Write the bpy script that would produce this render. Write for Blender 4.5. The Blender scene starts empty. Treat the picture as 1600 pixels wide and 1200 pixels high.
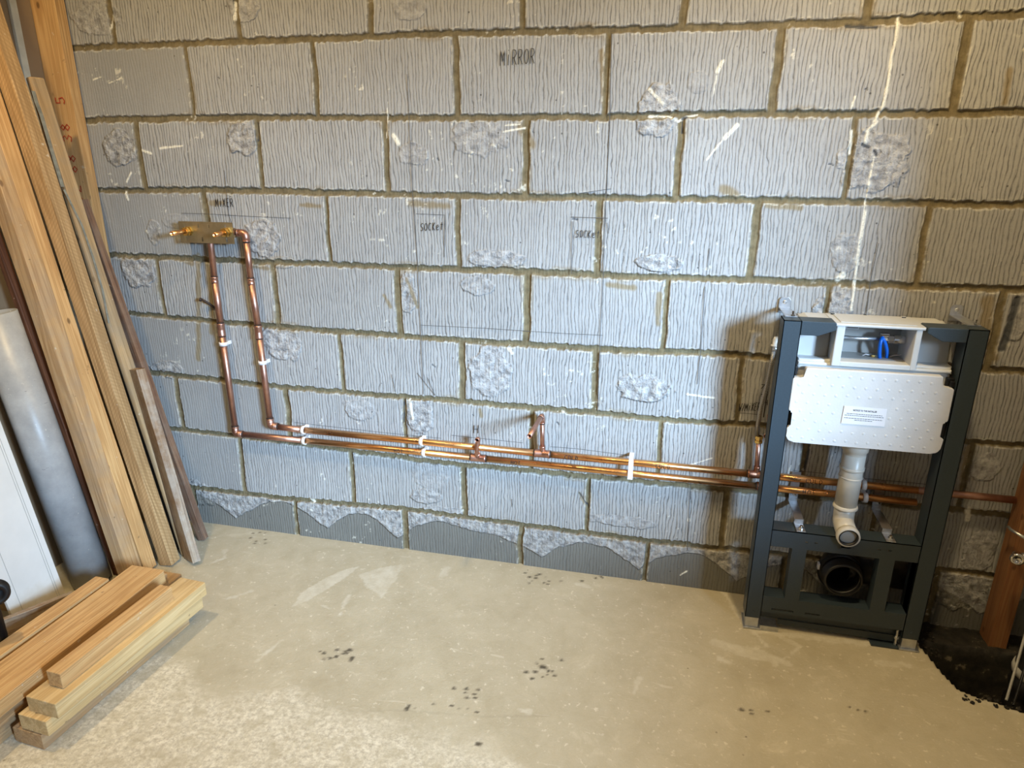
import bpy, bmesh, math, random
import numpy as np
from mathutils import Vector, Matrix

S = bpy.context.scene
COL = S.collection
# ------------------------------------------------------------------ camera
F = 1054.84
CR = Vector((0.974897, 0.222598, 0.005029))
CD = Vector((0.073717, -0.301379, -0.950651))
CF = Vector((-0.210097, 0.927157, -0.310223))
CP = Vector((0.65367, -2.09023, 1.38883))
cam = bpy.data.cameras.new('camera')
cam.sensor_width = 36.0
cam.lens = F / 1600 * 36
cam.clip_start = 0.05
co = bpy.data.objects.new('camera', cam)
COL.objects.link(co)
co.matrix_world = Matrix(((CR.x, -CD.x, -CF.x, CP.x), (CR.y, -CD.y, -CF.y, CP.y), (CR.z, -CD.z, -CF.z, CP.z), (0, 0, 0, 1)))
S.camera = co


def P(u, v, axis=1, val=0.0):
    """point where a sight line meets a known surface of the room (surveying the wall marks)"""
    d = CR * ((u - 800) / F) + CD * ((v - 600) / F) + CF
    return CP + d * ((val - CP[axis]) / d[axis])


# ------------------------------------------------------------------ world, lights, exposure
S.view_settings.view_transform = 'Standard'
S.view_settings.look = 'None'
S.view_settings.exposure = 0.0
S.view_settings.gamma = 1.0
S.view_settings.use_curve_mapping = False
wd = bpy.data.worlds.new('daylight')
S.world = wd
wd.use_nodes = True
wd.node_tree.nodes['Background'].inputs[0].default_value = (0.55, 0.72, 1.0, 1)
wd.node_tree.nodes['Background'].inputs[1].default_value = 0.7


def area(name, loc, target, sx, sy, power, color, shape='RECTANGLE', spread=None):
    l = bpy.data.lights.new(name, 'AREA')
    l.shape = shape
    l.size = sx
    if shape in ('RECTANGLE', 'ELLIPSE'):
        l.size_y = sy
    l.energy = power
    l.color = color
    if spread:
        l.spread = spread
    o = bpy.data.objects.new(name, l)
    COL.objects.link(o)
    o.location = loc
    o.rotation_euler = (Vector(target) - Vector(loc)).to_track_quat('-Z', 'Y').to_euler()
    return o


COOL = (0.50, 0.73, 1.0)
WARM = (1.0, 0.74, 0.38)
# bright patch of sky seen through the window in the right-hand wall
area('sky_glow', (4.3, -4.2, 2.35), (0.0, 0.0, 0.7), 1.1, 1.1, 1150, COOL)
# ceiling downlights; the one above the pipe stubs is added to warm the floor
LAMPS = [((0.0, -0.95), 8, 'above the bare pipe stubs, added to warm the floor'), ((1.08, -0.75), 20, 'above the toilet frame'), ((-0.88, -1.00), 19, 'above the stacked offcuts'), ((0.20, -2.2), 5, 'above the middle of the floor'), ((1.0, -3.2), 2.5, 'in the rear right of the room'), ((-0.6, -3.4), 2.5, 'in the rear left of the room')]
for (lx, ly), pw, where in LAMPS:
    area('downlight', (lx, ly, 2.375), (lx, ly, 0), 0.09, 0.09, pw, WARM, 'DISK')

# ------------------------------------------------------------------ helpers
random.seed(4)


def tag(o, label=None, cat=None, group=None, kind=None):
    if label:
        o['label'] = label
    if cat:
        o['category'] = cat
    if group:
        o['group'] = group
    if kind:
        o['kind'] = kind
    return o


def empty(name, loc, label, cat, group=None):
    o = bpy.data.objects.new(name, None)
    o.empty_display_size = 0.05
    COL.objects.link(o)
    o.location = loc
    return tag(o, label, cat, group)


def world_of(o):
    b = Matrix.LocRotScale(o.location, o.rotation_euler, o.scale)
    if o.parent:
        return world_of(o.parent) @ o.matrix_parent_inverse @ b
    return b


def link(name, me, mat, parent=None, smooth=False, mw=None):
    o = bpy.data.objects.new(name, me)
    COL.objects.link(o)
    if mat:
        me.materials.append(mat)
    if smooth:
        me.polygons.foreach_set('use_smooth', [True] * len(me.polygons))
    if parent:
        o.parent = parent
        o.matrix_parent_inverse = world_of(parent).inverted()
    if mw is not None:
        l, q, sc = mw.decompose()
        o.location = l
        o.rotation_euler = q.to_euler()
    return o


def bm_obj(name, bm, mat, parent=None, smooth=False, mw=None):
    bmesh.ops.recalc_face_normals(bm, faces=bm.faces[:])
    me = bpy.data.meshes.new(name)
    bm.to_mesh(me)
    bm.free()
    return link(name, me, mat, parent, smooth, mw)


def box(bm, a, b, bev=0.0, seg=2):
    vs = [bm.verts.new((x, y, z)) for x in (a[0], b[0]) for y in (a[1], b[1]) for z in (a[2], b[2])]
    fs = [bm.faces.new([vs[i] for i in q]) for q in ((0, 1, 3, 2), (4, 6, 7, 5), (0, 4, 5, 1), (2, 3, 7, 6), (0, 2, 6, 4), (1, 5, 7, 3))]
    if bev:
        es = list({e for f in fs for e in f.edges})
        bmesh.ops.bevel(bm, geom=es, offset=bev, segments=seg, profile=0.5, affect='EDGES')


def prism(bm, pts, y0, y1, bev=0.0):
    """outline in x,z extruded from y0 to y1"""
    a = [bm.verts.new((x, y0, z)) for x, z in pts]
    b = [bm.verts.new((x, y1, z)) for x, z in pts]
    fs = [bm.faces.new(a), bm.faces.new(b[::-1])]
    n = len(pts)
    for i in range(n):
        fs.append(bm.faces.new((a[i], b[i], b[(i + 1) % n], a[(i + 1) % n])))
    if bev:
        es = list(fs[0].edges) + list(fs[1].edges)
        bmesh.ops.bevel(bm, geom=es, offset=bev, segments=2, profile=0.5, affect='EDGES')


def tube(bm, pts, r, n=20, cap=True, inner=None, corner=None, cseg=6):
    """pipe along a polyline; corner = bend radius; inner = bore radius (open ends)"""
    pts = [Vector(p) for p in pts]
    if corner and len(pts) > 2:
        out = [pts[0]]
        for i in range(1, len(pts) - 1):
            a, b, c = pts[i - 1], pts[i], pts[i + 1]
            d1 = (a - b).normalized()
            d2 = (c - b).normalized()
            k = min(corner, (a - b).length * 0.49, (c - b).length * 0.49)
            p0, p1 = b + d1 * k, b + d2 * k
            for s in range(cseg + 1):
                t = s / cseg
                out.append(p0 * (1 - t) ** 2 + b * 2 * t * (1 - t) + p1 * t * t)
        out.append(pts[-1])
        pts = out
    rs = r if isinstance(r, (list, tuple)) else [r] * len(pts)
    tg = []
    for i in range(len(pts)):
        d = (pts[min(i + 1, len(pts) - 1)] - pts[max(i - 1, 0)])
        tg.append(d.normalized() if d.length > 1e-9 else (tg[-1] if tg else Vector((0, 0, 1))))
    up = Vector((0, 0, 1)) if abs(tg[0].z) < 0.9 else Vector((1, 0, 0))
    s = tg[0].cross(up).normalized()

    def rings(rr):
        nonlocal s
        res = []
        ss = s.copy()
        for p, t, q in zip(pts, tg, rr):
            ss = (ss - t * ss.dot(t)).normalized()
            w = t.cross(ss)
            res.append([bm.verts.new(p + (ss * math.cos(2 * math.pi * k / n) + w * math.sin(2 * math.pi * k / n)) * q) for k in range(n)])
        return res
    R = rings(rs)
    for a, b in zip(R, R[1:]):
        for k in range(n):
            bm.faces.new((a[k], a[(k + 1) % n], b[(k + 1) % n], b[k]))
    if inner:
        Q = rings([inner * (q / rs[0]) for q in rs])
        for a, b in zip(Q, Q[1:]):
            for k in range(n):
                bm.faces.new((a[k], b[k], b[(k + 1) % n], a[(k + 1) % n]))
        for a, b in ((R[0], Q[0]), (R[-1], Q[-1])):
            for k in range(n):
                bm.faces.new((a[k], a[(k + 1) % n], b[(k + 1) % n], b[k]))
    elif cap:
        bm.faces.new(R[0])
        bm.faces.new(R[-1][::-1])


def lathe(bm, org, axis, prof, n=28, closed=False):
    """profile [(distance along axis, radius)]"""
    axis = Vector(axis).normalized()
    up = Vector((0, 0, 1)) if abs(axis.z) < 0.9 else Vector((1, 0, 0))
    s = axis.cross(up).normalized()
    w = axis.cross(s)
    org = Vector(org)
    R = []
    for t, r in prof:
        R.append([bm.verts.new(org + axis * t + (s * math.cos(2 * math.pi * k / n) + w * math.sin(2 * math.pi * k / n)) * max(r, 1e-5)) for k in range(n)])
    for a, b in zip(R, R[1:]):
        for k in range(n):
            bm.faces.new((a[k], a[(k + 1) % n], b[(k + 1) % n], b[k]))
    if closed:
        a, b = R[-1], R[0]
        for k in range(n):
            bm.faces.new((a[k], a[(k + 1) % n], b[(k + 1) % n], b[k]))


def plate(bm, x0, x1, z0, z1, y0, y1, holes):
    """sheet standing in x,z with rectangular holes, thickness y0..y1"""
    xs = sorted({x0, x1, *[h[0] for h in holes], *[h[1] for h in holes]})
    zs = sorted({z0, z1, *[h[2] for h in holes], *[h[3] for h in holes]})
    solid = lambda i, j: 0 <= i < len(xs) - 1 and 0 <= j < len(zs) - 1 and not any(
        h[0] <= (xs[i] + xs[i + 1]) / 2 <= h[1] and h[2] <= (zs[j] + zs[j + 1]) / 2 <= h[3] for h in holes)
    V = {}

    def v(i, j, y):
        k = (i, j, y)
        if k not in V:
            V[k] = bm.verts.new((xs[i], y, zs[j]))
        return V[k]
    for i in range(len(xs) - 1):
        for j in range(len(zs) - 1):
            if not solid(i, j):
                continue
            bm.faces.new((v(i, j, y0), v(i + 1, j, y0), v(i + 1, j + 1, y0), v(i, j + 1, y0)))
            bm.faces.new((v(i, j, y1), v(i, j + 1, y1), v(i + 1, j + 1, y1), v(i + 1, j, y1)))
            for di, dj, a, b in ((-1, 0, (i, j), (i, j + 1)), (1, 0, (i + 1, j + 1), (i + 1, j)), (0, -1, (i + 1, j), (i, j)), (0, 1, (i, j + 1), (i + 1, j + 1))):
                if not solid(i + di, j + dj):
                    bm.faces.new((v(*a, y0), v(*b, y0), v(*b, y1), v(*a, y1)))


def ribbon(bm, pts, w, nrm=(0, -1, 0)):
    """thin flat stroke lying on a surface with normal nrm"""
    nrm = Vector(nrm)
    pts = [Vector(p) for p in pts]
    L = []
    for i, p in enumerate(pts):
        d = (pts[min(i + 1, len(pts) - 1)] - pts[max(i - 1, 0)]).normalized()
        s = d.cross(nrm).normalized() * w * 0.5
        L.append((bm.verts.new(p - s), bm.verts.new(p + s)))
    for a, b in zip(L, L[1:]):
        bm.faces.new((a[0], a[1], b[1], b[0]))


# ------------------------------------------------------------------ materials
class NT:
    def __init__(self, name):
        self.m = bpy.data.materials.new(name)
        self.m.use_nodes = True
        self.t = self.m.node_tree
        self.b = self.t.nodes['Principled BSDF']

    def n(self, typ, **kw):
        nd = self.t.nodes.new(typ)
        for k, v in kw.items():
            if hasattr(nd, k) and k not in ('Scale',):
                try:
                    setattr(nd, k, v)
                    continue
                except Exception:
                    pass
            nd.inputs[k].default_value = v
        return nd

    def l(self, a, b):
        self.t.links.new(a, b)

    def coord(self, kind='Object', scale=(1, 1, 1), loc=(0, 0, 0), rnd=False):
        tc = self.n('ShaderNodeTexCoord')
        mp = self.n('ShaderNodeMapping')
        mp.inputs['Scale'].default_value = scale
        mp.inputs['Location'].default_value = loc
        if rnd:
            oi = self.n('ShaderNodeObjectInfo')
            ml = self.n('ShaderNodeVectorMath', operation='SCALE')
            cb = self.n('ShaderNodeCombineXYZ')
            for i in range(3):
                self.l(oi.outputs['Random'], cb.inputs[i])
            self.l(cb.outputs[0], ml.inputs[0])
            ml.inputs['Scale'].default_value = 37.0
            ad = self.n('ShaderNodeVectorMath', operation='ADD')
            self.l(tc.outputs[kind], ad.inputs[0])
            self.l(ml.outputs[0], ad.inputs[1])
            self.l(ad.outputs[0], mp.inputs[0])
        else:
            self.l(tc.outputs[kind], mp.inputs[0])
        return mp.outputs[0]

    def noise(self, vec, scale, detail=3, rough=0.55, dist=0.0):
        nd = self.n('ShaderNodeTexNoise')
        nd.inputs['Scale'].default_value = scale
        nd.inputs['Detail'].default_value = detail
        nd.inputs['Roughness'].default_value = rough
        nd.inputs['Distortion'].default_value = dist
        self.l(vec, nd.inputs['Vector'])
        return nd.outputs[0]

    def ramp(self, fac, stops):
        r = self.n('ShaderNodeValToRGB')
        e = r.color_ramp.elements
        while len(e) < len(stops):
            e.new(0.5)
        for el, (p, c) in zip(e, stops):
            el.position = p
            el.color = c if len(c) == 4 else (*c, 1)
        self.l(fac, r.inputs[0])
        return r.outputs[0]

    def mix(self, fac, a, b, mode='MIX'):
        m = self.n('ShaderNodeMix')
        m.data_type = 'RGBA'
        m.blend_type = mode
        if isinstance(fac, float):
            m.inputs[0].default_value = fac
        else:
            self.l(fac, m.inputs[0])
        for s, x in ((6, a), (7, b)):
            if isinstance(x, tuple):
                m.inputs[s].default_value = x if len(x) == 4 else (*x, 1)
            else:
                self.l(x, m.inputs[s])
        return m.outputs[2]

    def math(self, op, a, b=None, clamp=False):
        m = self.n('ShaderNodeMath')
        m.operation = op
        m.use_clamp = clamp
        for s, x in ((0, a), (1, b)):
            if x is None:
                continue
            if isinstance(x, (int, float)):
                m.inputs[s].default_value = x
            else:
                self.l(x, m.inputs[s])
        return m.outputs[0]

    def bump(self, h, strength=0.3, dist=0.002, prev=None):
        b = self.n('ShaderNodeBump')
        b.inputs['Strength'].default_value = strength
        b.inputs['Distance'].default_value = dist
        self.l(h, b.inputs['Height'])
        if prev:
            self.l(prev, b.inputs['Normal'])
        return b.outputs[0]

    def out(self, color=None, rough=0.7, metal=0.0, normal=None, spec=None):
        if color is not None:
            if isinstance(color, tuple):
                self.b.inputs['Base Color'].default_value = color if len(color) == 4 else (*color, 1)
            else:
                self.l(color, self.b.inputs['Base Color'])
        if isinstance(rough, (int, float)):
            self.b.inputs['Roughness'].default_value = rough
        else:
            self.l(rough, self.b.inputs['Roughness'])
        self.b.inputs['Metallic'].default_value = metal
        if spec is not None:
            self.b.inputs['Specular IOR Level'].default_value = spec
        if normal is not None:
            self.l(normal, self.b.inputs['Normal'])
        return self.m


def simple(name, color, rough=0.5, metal=0.0, var=0.12, scale=25, bump=0.0, spec=None):
    t = NT(name)
    v = t.coord()
    n = t.noise(v, scale, 4)
    dark = tuple(c * (1 - var) for c in color)
    lite = tuple(min(1, c * (1 + var)) for c in color)
    c = t.ramp(n, [(0.3, dark), (0.7, lite)])
    nm = t.bump(n, bump, 0.003) if bump else None
    return t.out(c, rough, metal, nm, spec)


def wood(name, lo, mid, hi, knot=(0.10, 0.045, 0.015), rough=0.65, grain=1.0, saw=0.0, dirt=0.0, dirtcol=(0.25, 0.22, 0.18)):
    t = NT(name)
    v = t.coord(scale=(1, 1, 1), rnd=True)
    mp = t.n('ShaderNodeMapping')
    mp.inputs['Scale'].default_value = (30, 30, 1.3)
    t.l(v, mp.inputs[0])
    g1 = t.noise(mp.outputs[0], 1.0, 3, 0.5, 0.6)
    mp2 = t.n('ShaderNodeMapping')
    mp2.inputs['Scale'].default_value = (260, 260, 5)
    t.l(v, mp2.inputs[0])
    g2 = t.noise(mp2.outputs[0], 1.0, 2, 0.6)
    # growth rings: sine of the low noise
    rg = t.math('MULTIPLY', g1, 42.0 * grain)
    rg = t.math('SINE', rg)
    rg = t.math('MULTIPLY_ADD', rg, 0.5)
    rg.node.inputs[2].default_value = 0.5
    f = t.math('MULTIPLY_ADD', rg, 0.42)
    s2 = t.math('MULTIPLY', g2, 0.55)
    t.l(s2, f.node.inputs[2])
    c = t.ramp(f, [(0.12, hi), (0.45, mid), (0.85, lo)])
    br = t.noise(v, 3.0, 3)
    c = t.mix(t.math('MULTIPLY', t.ramp(br, [(0.35, (0, 0, 0)), (0.75, (1, 1, 1))]), 0.35), c, lo)
    # knots
    mk = t.n('ShaderNodeMapping')
    mk.inputs['Scale'].default_value = (13, 13, 7.5)
    t.l(v, mk.inputs[0])
    vo = t.n('ShaderNodeTexVoronoi')
    vo.inputs['Scale'].default_value = 1.0
    t.l(mk.outputs[0], vo.inputs['Vector'])
    kn = t.ramp(vo.outputs['Distance'], [(0.0, (1, 1, 1)), (0.055, (0.9, 0.9, 0.9)), (0.095, (0, 0, 0))])
    c = t.mix(t.math('MULTIPLY', kn, 0.8), c, knot)
    if saw:
        ms = t.n('ShaderNodeMapping')
        ms.inputs['Rotation'].default_value = (0.62, 0.62, 0)
        t.l(v, ms.inputs[0])
        wv = t.n('ShaderNodeTexWave')
        wv.bands_direction = 'Z'
        wv.inputs['Scale'].default_value = 36
        wv.inputs['Distortion'].default_value = 1.0
        t.l(ms.outputs[0], wv.inputs['Vector'])
        c = t.mix(t.math('MULTIPLY', wv.outputs[1], saw), c, lo)
    if dirt:
        d = t.noise(v, 9.0, 6, 0.7)
        c = t.mix(t.math('MULTIPLY', t.ramp(d, [(0.42, (0, 0, 0)), (0.62, (1, 1, 1))]), dirt), c, dirtcol)
    # thin dark grain streaks, dings and dust
    m3 = t.n('ShaderNodeMapping')
    m3.inputs['Scale'].default_value = (150, 150, 3.0)
    t.l(v, m3.inputs[0])
    g3 = t.noise(m3.outputs[0], 1.0, 4, 0.65)
    c = t.mix(t.math('MULTIPLY', t.ramp(g3, [(0.54, (0, 0, 0)), (0.66, (1, 1, 1))]), 0.42), c, tuple(x * 0.62 for x in lo))
    d2 = t.noise(v, 48.0, 3, 0.6)
    c = t.mix(t.math('MULTIPLY', t.ramp(d2, [(0.70, (0, 0, 0)), (0.74, (1, 1, 1))]), 0.6), c, (0.62, 0.56, 0.46))
    d3 = t.noise(v, 33.0, 4, 0.65)
    c = t.mix(t.math('MULTIPLY', t.ramp(d3, [(0.27, (1, 1, 1)), (0.32, (0, 0, 0))]), 0.6), c, (0.07, 0.04, 0.02))
    d4 = t.noise(v, 6.0, 5, 0.65)
    c = t.mix(t.math('MULTIPLY', t.ramp(d4, [(0.5, (0, 0, 0)), (0.7, (1, 1, 1))]), 0.4), c, tuple(x * 0.7 for x in mid))
    nm = t.bump(f, 0.25, 0.0015)
    return t.out(c, rough, 0, nm)


M = {}
M['pine'] = wood('pine', (0.41, 0.225, 0.085), (0.57, 0.345, 0.145), (0.66, 0.44, 0.21))
M['pine_new'] = wood('pine_new', (0.46, 0.30, 0.13), (0.60, 0.42, 0.20), (0.69, 0.52, 0.28), grain=0.6)
M['pine_saw'] = wood('pine_saw', (0.26, 0.155, 0.065), (0.47, 0.30, 0.14), (0.57, 0.39, 0.20), saw=0.38)
M['pine_dull'] = wood('pine_dull', (0.28, 0.17, 0.07), (0.38, 0.24, 0.11), (0.45, 0.30, 0.15), dirt=0.25)
M['pine_grey'] = wood('pine_grey', (0.30, 0.19, 0.09), (0.46, 0.31, 0.155), (0.55, 0.39, 0.22), grain=0.35, dirt=0.35, dirtcol=(0.22, 0.22, 0.19))
M['board_old'] = wood('board_old', (0.16, 0.09, 0.045), (0.28, 0.18, 0.10), (0.40, 0.31, 0.21), dirt=0.6, dirtcol=(0.42, 0.39, 0.34))
M['board_rust'] = wood('board_rust', (0.10, 0.045, 0.025), (0.18, 0.09, 0.05), (0.28, 0.16, 0.09), dirt=0.3)
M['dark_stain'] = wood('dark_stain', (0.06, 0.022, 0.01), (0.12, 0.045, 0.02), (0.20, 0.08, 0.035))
M['red_pine'] = wood('red_pine', (0.22, 0.09, 0.035), (0.31, 0.14, 0.055), (0.38, 0.19, 0.08))
M['dirty_pine'] = wood('dirty_pine', (0.34, 0.195, 0.085), (0.48, 0.30, 0.14), (0.56, 0.39, 0.21), dirt=0.35, dirtcol=(0.30, 0.25, 0.2))


def copper(name, a, b, rough):
    t = NT(name)
    v = t.coord()
    n = t.noise(v, 28, 5, 0.65)
    n2 = t.noise(v, 160, 3, 0.6)
    c = t.ramp(n, [(0.32, a), (0.66, b)])
    c = t.mix(t.math('MULTIPLY', n2, 0.10), c, tuple(x * 0.55 for x in a))
    r = t.math('MULTIPLY_ADD', n, 0.14)
    r.node.inputs[2].default_value = rough
    return t.out(c, r, 1.0)


M['copper'] = copper('copper', (0.84, 0.42, 0.18), (0.93, 0.52, 0.24), 0.22)
M['copper_dull'] = copper('copper_dull', (0.46, 0.25, 0.19), (0.62, 0.36, 0.28), 0.36)  # some oxide, but mostly the duller reflections put into the colour
M['copper_dark'] = copper('copper_dark', (0.16, 0.08, 0.055), (0.50, 0.24, 0.15), 0.38)
M['brass'] = copper('brass', (0.65, 0.42, 0.12), (0.85, 0.62, 0.24), 0.2)
M['flux'] = simple('burnt_flux', (0.035, 0.022, 0.018), 0.6, 0.2)
M['plate'] = copper('yellowed_steel_plate', (0.44, 0.40, 0.28), (0.54, 0.50, 0.37), 0.38)
M['galv'] = simple('galvanised_steel', (0.55, 0.57, 0.60), 0.35, 0.9, 0.15, 60)
M['chrome'] = simple('chrome', (0.7, 0.7, 0.7), 0.15, 1.0, 0.05)
M['frame'] = simple('slate_powder_coat', (0.028, 0.042, 0.054), 0.42, 0.0, 0.08, 200, 0.04)
M['poly_white'] = simple('white_plastic', (0.52, 0.53, 0.53), 0.38, 0.0, 0.03)
M['flush'] = simple('white_flush_pipe_plastic', (0.54, 0.52, 0.47), 0.35, 0.0, 0.05)
M['inside'] = simple('grey_tank_inside', (0.34, 0.34, 0.33), 0.5, 0.0, 0.04)
M['clip'] = simple('white_clip_plastic', (0.75, 0.72, 0.72), 0.4)
M['black'] = simple('black_plastic', (0.006, 0.006, 0.007), 0.45)
M['blue'] = simple('blue_hose', (0.0, 0.13, 0.62), 0.35)
M['ink'] = simple('marker_ink', (0.012, 0.011, 0.014), 0.7)
M['pencil'] = simple('pencil', (0.07, 0.07, 0.075), 0.6)
M['redink'] = simple('red_stamp_ink', (0.42, 0.055, 0.02), 0.7, var=0.4, scale=120)
M['paper'] = simple('paper_label', (0.66, 0.66, 0.69), 0.55, 0, 0.03)
M['pale'] = simple('pale_paint', (0.55, 0.57, 0.52), 0.6)
M['sap'] = simple('grey_sap_stain', (0.20, 0.20, 0.17), 0.8, 0, 0.3, 60)
M['gap_shade'] = simple('gap_shade_black', (0.016, 0.013, 0.011), 0.85)  # near-black that stands for shade between the leaning timbers
M['tan'] = simple('tan_plasterboard_paper', (0.26, 0.19, 0.12), 0.85, 0, 0.06, 8)
M['plaster'] = simple('grey_painted_plaster', (0.34, 0.33, 0.31), 0.9, 0, 0.05, 6)
M['ceil'] = simple('ceiling_plaster', (0.6, 0.58, 0.54), 0.9, 0, 0.04, 6)
M['dirt'] = simple('black_soil', (0.03, 0.026, 0.022), 0.95, 0, 0.4, 60, 0.5)


def grey_pipe_mat():
    t = NT('grey_soil_pipe')
    v = t.coord()
    n = t.noise(v, 12, 6, 0.7)
    c = t.ramp(n, [(0.35, (0.27, 0.28, 0.29)), (0.65, (0.36, 0.37, 0.38))])
    sp = t.noise(v, 90, 3, 0.8)
    c = t.mix(t.ramp(sp, [(0.68, (0, 0, 0)), (0.72, (1, 1, 1))]), c, (0.62, 0.6, 0.55))
    sc = t.noise(t.coord(scale=(30, 30, 130)), 1.0, 3, 0.7)
    c = t.mix(t.ramp(sc, [(0.70, (0, 0, 0)), (0.73, (1, 1, 1))]), c, (0.14, 0.14, 0.15))
    return t.out(c, 0.38)


def white_board_mat():
    t = NT('white_cladding')
    v = t.coord()
    n = t.noise(v, 9, 5, 0.6)
    c = t.ramp(n, [(0.3, (0.64, 0.64, 0.63)), (0.7, (0.71, 0.71, 0.70))])
    # muddy foot of the sheet
    sp = t.n('ShaderNodeSeparateXYZ')
    t.l(v, sp.inputs[0])
    zz = t.math('ADD', sp.outputs[2], t.math('MULTIPLY', n, 0.10))
    c = t.mix(t.ramp(zz, [(0.10, (0.75, 0.75, 0.75)), (0.165, (0, 0, 0))]), c, (0.45, 0.36, 0.22))
    return t.out(c, 0.45)


def styro_mat():
    t = NT('polystyrene')
    v = t.coord()
    vo = t.n('ShaderNodeTexVoronoi')
    vo.inputs['Scale'].default_value = 170
    t.l(v, vo.inputs['Vector'])
    n = t.noise(v, 16, 3)
    c = t.ramp(n, [(0.3, (0.52, 0.52, 0.52)), (0.7, (0.57, 0.57, 0.57))])
    nm = t.bump(vo.outputs['Distance'], 0.12, 0.0015)
    return t.out(c, 0.6, 0, nm)


def hose_mat():
    t = NT('braided_hose')
    v = t.coord()
    wv = t.n('ShaderNodeTexChecker')
    wv.inputs['Scale'].default_value = 420
    t.l(v, wv.inputs['Vector'])
    c = t.mix(wv.outputs[1], (0.16, 0.15, 0.14), (0.52, 0.50, 0.46))
    return t.out(c, 0.4, 0.6)


M['grey_pipe'] = grey_pipe_mat()
M['white_board'] = white_board_mat()
M['styro'] = styro_mat()
M['hose'] = hose_mat()


def block_mat():
    t = NT('concrete_blockwork')
    a1 = t.n('ShaderNodeAttribute')
    a1.attribute_name = 'wall_a'
    a2 = t.n('ShaderNodeAttribute')
    a2.attribute_name = 'wall_b'
    s1 = t.n('ShaderNodeSeparateColor')
    s2 = t.n('ShaderNodeSeparateColor')
    t.l(a1.outputs['Color'], s1.inputs[0])
    t.l(a2.outputs['Color'], s2.inputs[0])
    mort, spall, white = s1.outputs[0], s1.outputs[1], s1.outputs[2]
    brown, dark, groove = s2.outputs[0], s2.outputs[1], s2.outputs[2]
    tone = a1.outputs['Alpha']
    v = t.coord()
    big = t.noise(v, 5, 5, 0.6)
    fine = t.noise(v, 170, 4, 0.7)
    mid = t.noise(v, 42, 5, 0.65)
    c = t.ramp(big, [(0.3, (0.325, 0.33, 0.335)), (0.7, (0.405, 0.41, 0.41))])
    c = t.mix(t.math('MULTIPLY', fine, 0.55), c, (0.24, 0.24, 0.24))
    # combed lines
    wob = t.noise(t.coord(scale=(16, 1, 5)), 1.0, 3, 0.6)
    fine_wob = t.noise(t.coord(scale=(60, 1, 40)), 1.0, 2, 0.6)
    sx = t.n('ShaderNodeSeparateXYZ')
    t.l(v, sx.inputs[0])
    u = t.math('MULTIPLY', sx.outputs[0], 600.0)
    u = t.math('ADD', u, t.math('MULTIPLY', wob, 21.0))
    u = t.math('ADD', u, t.math('MULTIPLY', fine_wob, 2.4))
    g = t.math('SINE', u)
    u2 = t.math('ADD', t.math('MULTIPLY', sx.outputs[0], 1010.0), t.math('MULTIPLY', wob, 24.0))
    gb = t.math('SINE', u2)
    amp = t.noise(t.coord(scale=(70, 1, 30)), 1.0, 3, 0.7)
    gl = t.math('MULTIPLY', t.ramp(g, [(0.80, (0, 0, 0)), (0.97, (1, 1, 1))]), t.ramp(amp, [(0.38, (0.12, 0.12, 0.12)), (0.58, (1, 1, 1))]))
    gc = t.math('MULTIPLY', t.ramp(gb, [(0.90, (0, 0, 0)), (0.99, (1, 1, 1))]), t.ramp(amp, [(0.50, (0, 0, 0)), (0.62, (0.8, 0.8, 0.8))]))
    gl = t.math('MAXIMUM', gl, gc)
    ridge = t.ramp(g, [(0.0, (1, 1, 1)), (0.35, (0, 0, 0))])
    gm = t.math('MULTIPLY', gl, groove)
    c = t.mix(t.math('MULTIPLY', gm, 0.74), c, (0.09, 0.09, 0.09))
    c = t.mix(t.math('MULTIPLY', t.math('MULTIPLY', ridge, groove), 0.25), c, (0.52, 0.52, 0.51))
    # spalled, rough faces
    c = t.mix(spall, c, t.ramp(mid, [(0.36, (0.20, 0.20, 0.205)), (0.60, (0.50, 0.50, 0.50))]))
    c = t.mix(tone, t.mix(1.0, c, (0.44, 0.43, 0.38), 'MULTIPLY'), c)
    # small holes
    pit = t.n('ShaderNodeTexVoronoi')
    pit.inputs['Scale'].default_value = 38
    t.l(v, pit.inputs['Vector'])
    ptn = t.noise(v, 11, 2)
    pm = t.math('MULTIPLY', t.ramp(pit.outputs['Distance'], [(0.07, (1, 1, 1)), (0.13, (0, 0, 0))]), t.ramp(ptn, [(0.56, (0, 0, 0)), (0.60, (1, 1, 1))]))
    c = t.mix(t.math('MULTIPLY', pm, 0.8), c, (0.06, 0.06, 0.06))
    # stains
    c = t.mix(t.math('MULTIPLY', brown, 0.75), c, (0.23, 0.175, 0.085))
    # mortar
    mc = t.ramp(mid, [(0.3, (0.115, 0.093, 0.052)), (0.7, (0.215, 0.175, 0.102))])
    c = t.mix(mort, c, mc)
    # splashes of white paint or plaster
    wn = t.math('MULTIPLY', white, t.ramp(fine, [(0.3, (0.3, 0.3, 0.3)), (0.5, (1, 1, 1))]))
    c = t.mix(wn, c, (0.80, 0.78, 0.68))
    c = t.mix(dark, c, (0.05, 0.055, 0.065))
    h = t.math('MULTIPLY_ADD', fine, 0.35)
    t.l(t.math('SUBTRACT', t.math('MULTIPLY', ridge, 0.3), t.math('MULTIPLY', gm, 1.0)), h.node.inputs[2])
    n1 = t.bump(h, 0.75, 0.0022)
    n2 = t.bump(t.math('MULTIPLY', mid, t.math('ADD', spall, 0.10)), 1.0, 0.010, n1)
    return t.out(c, 0.9, 0, n2, 0.25)


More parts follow.
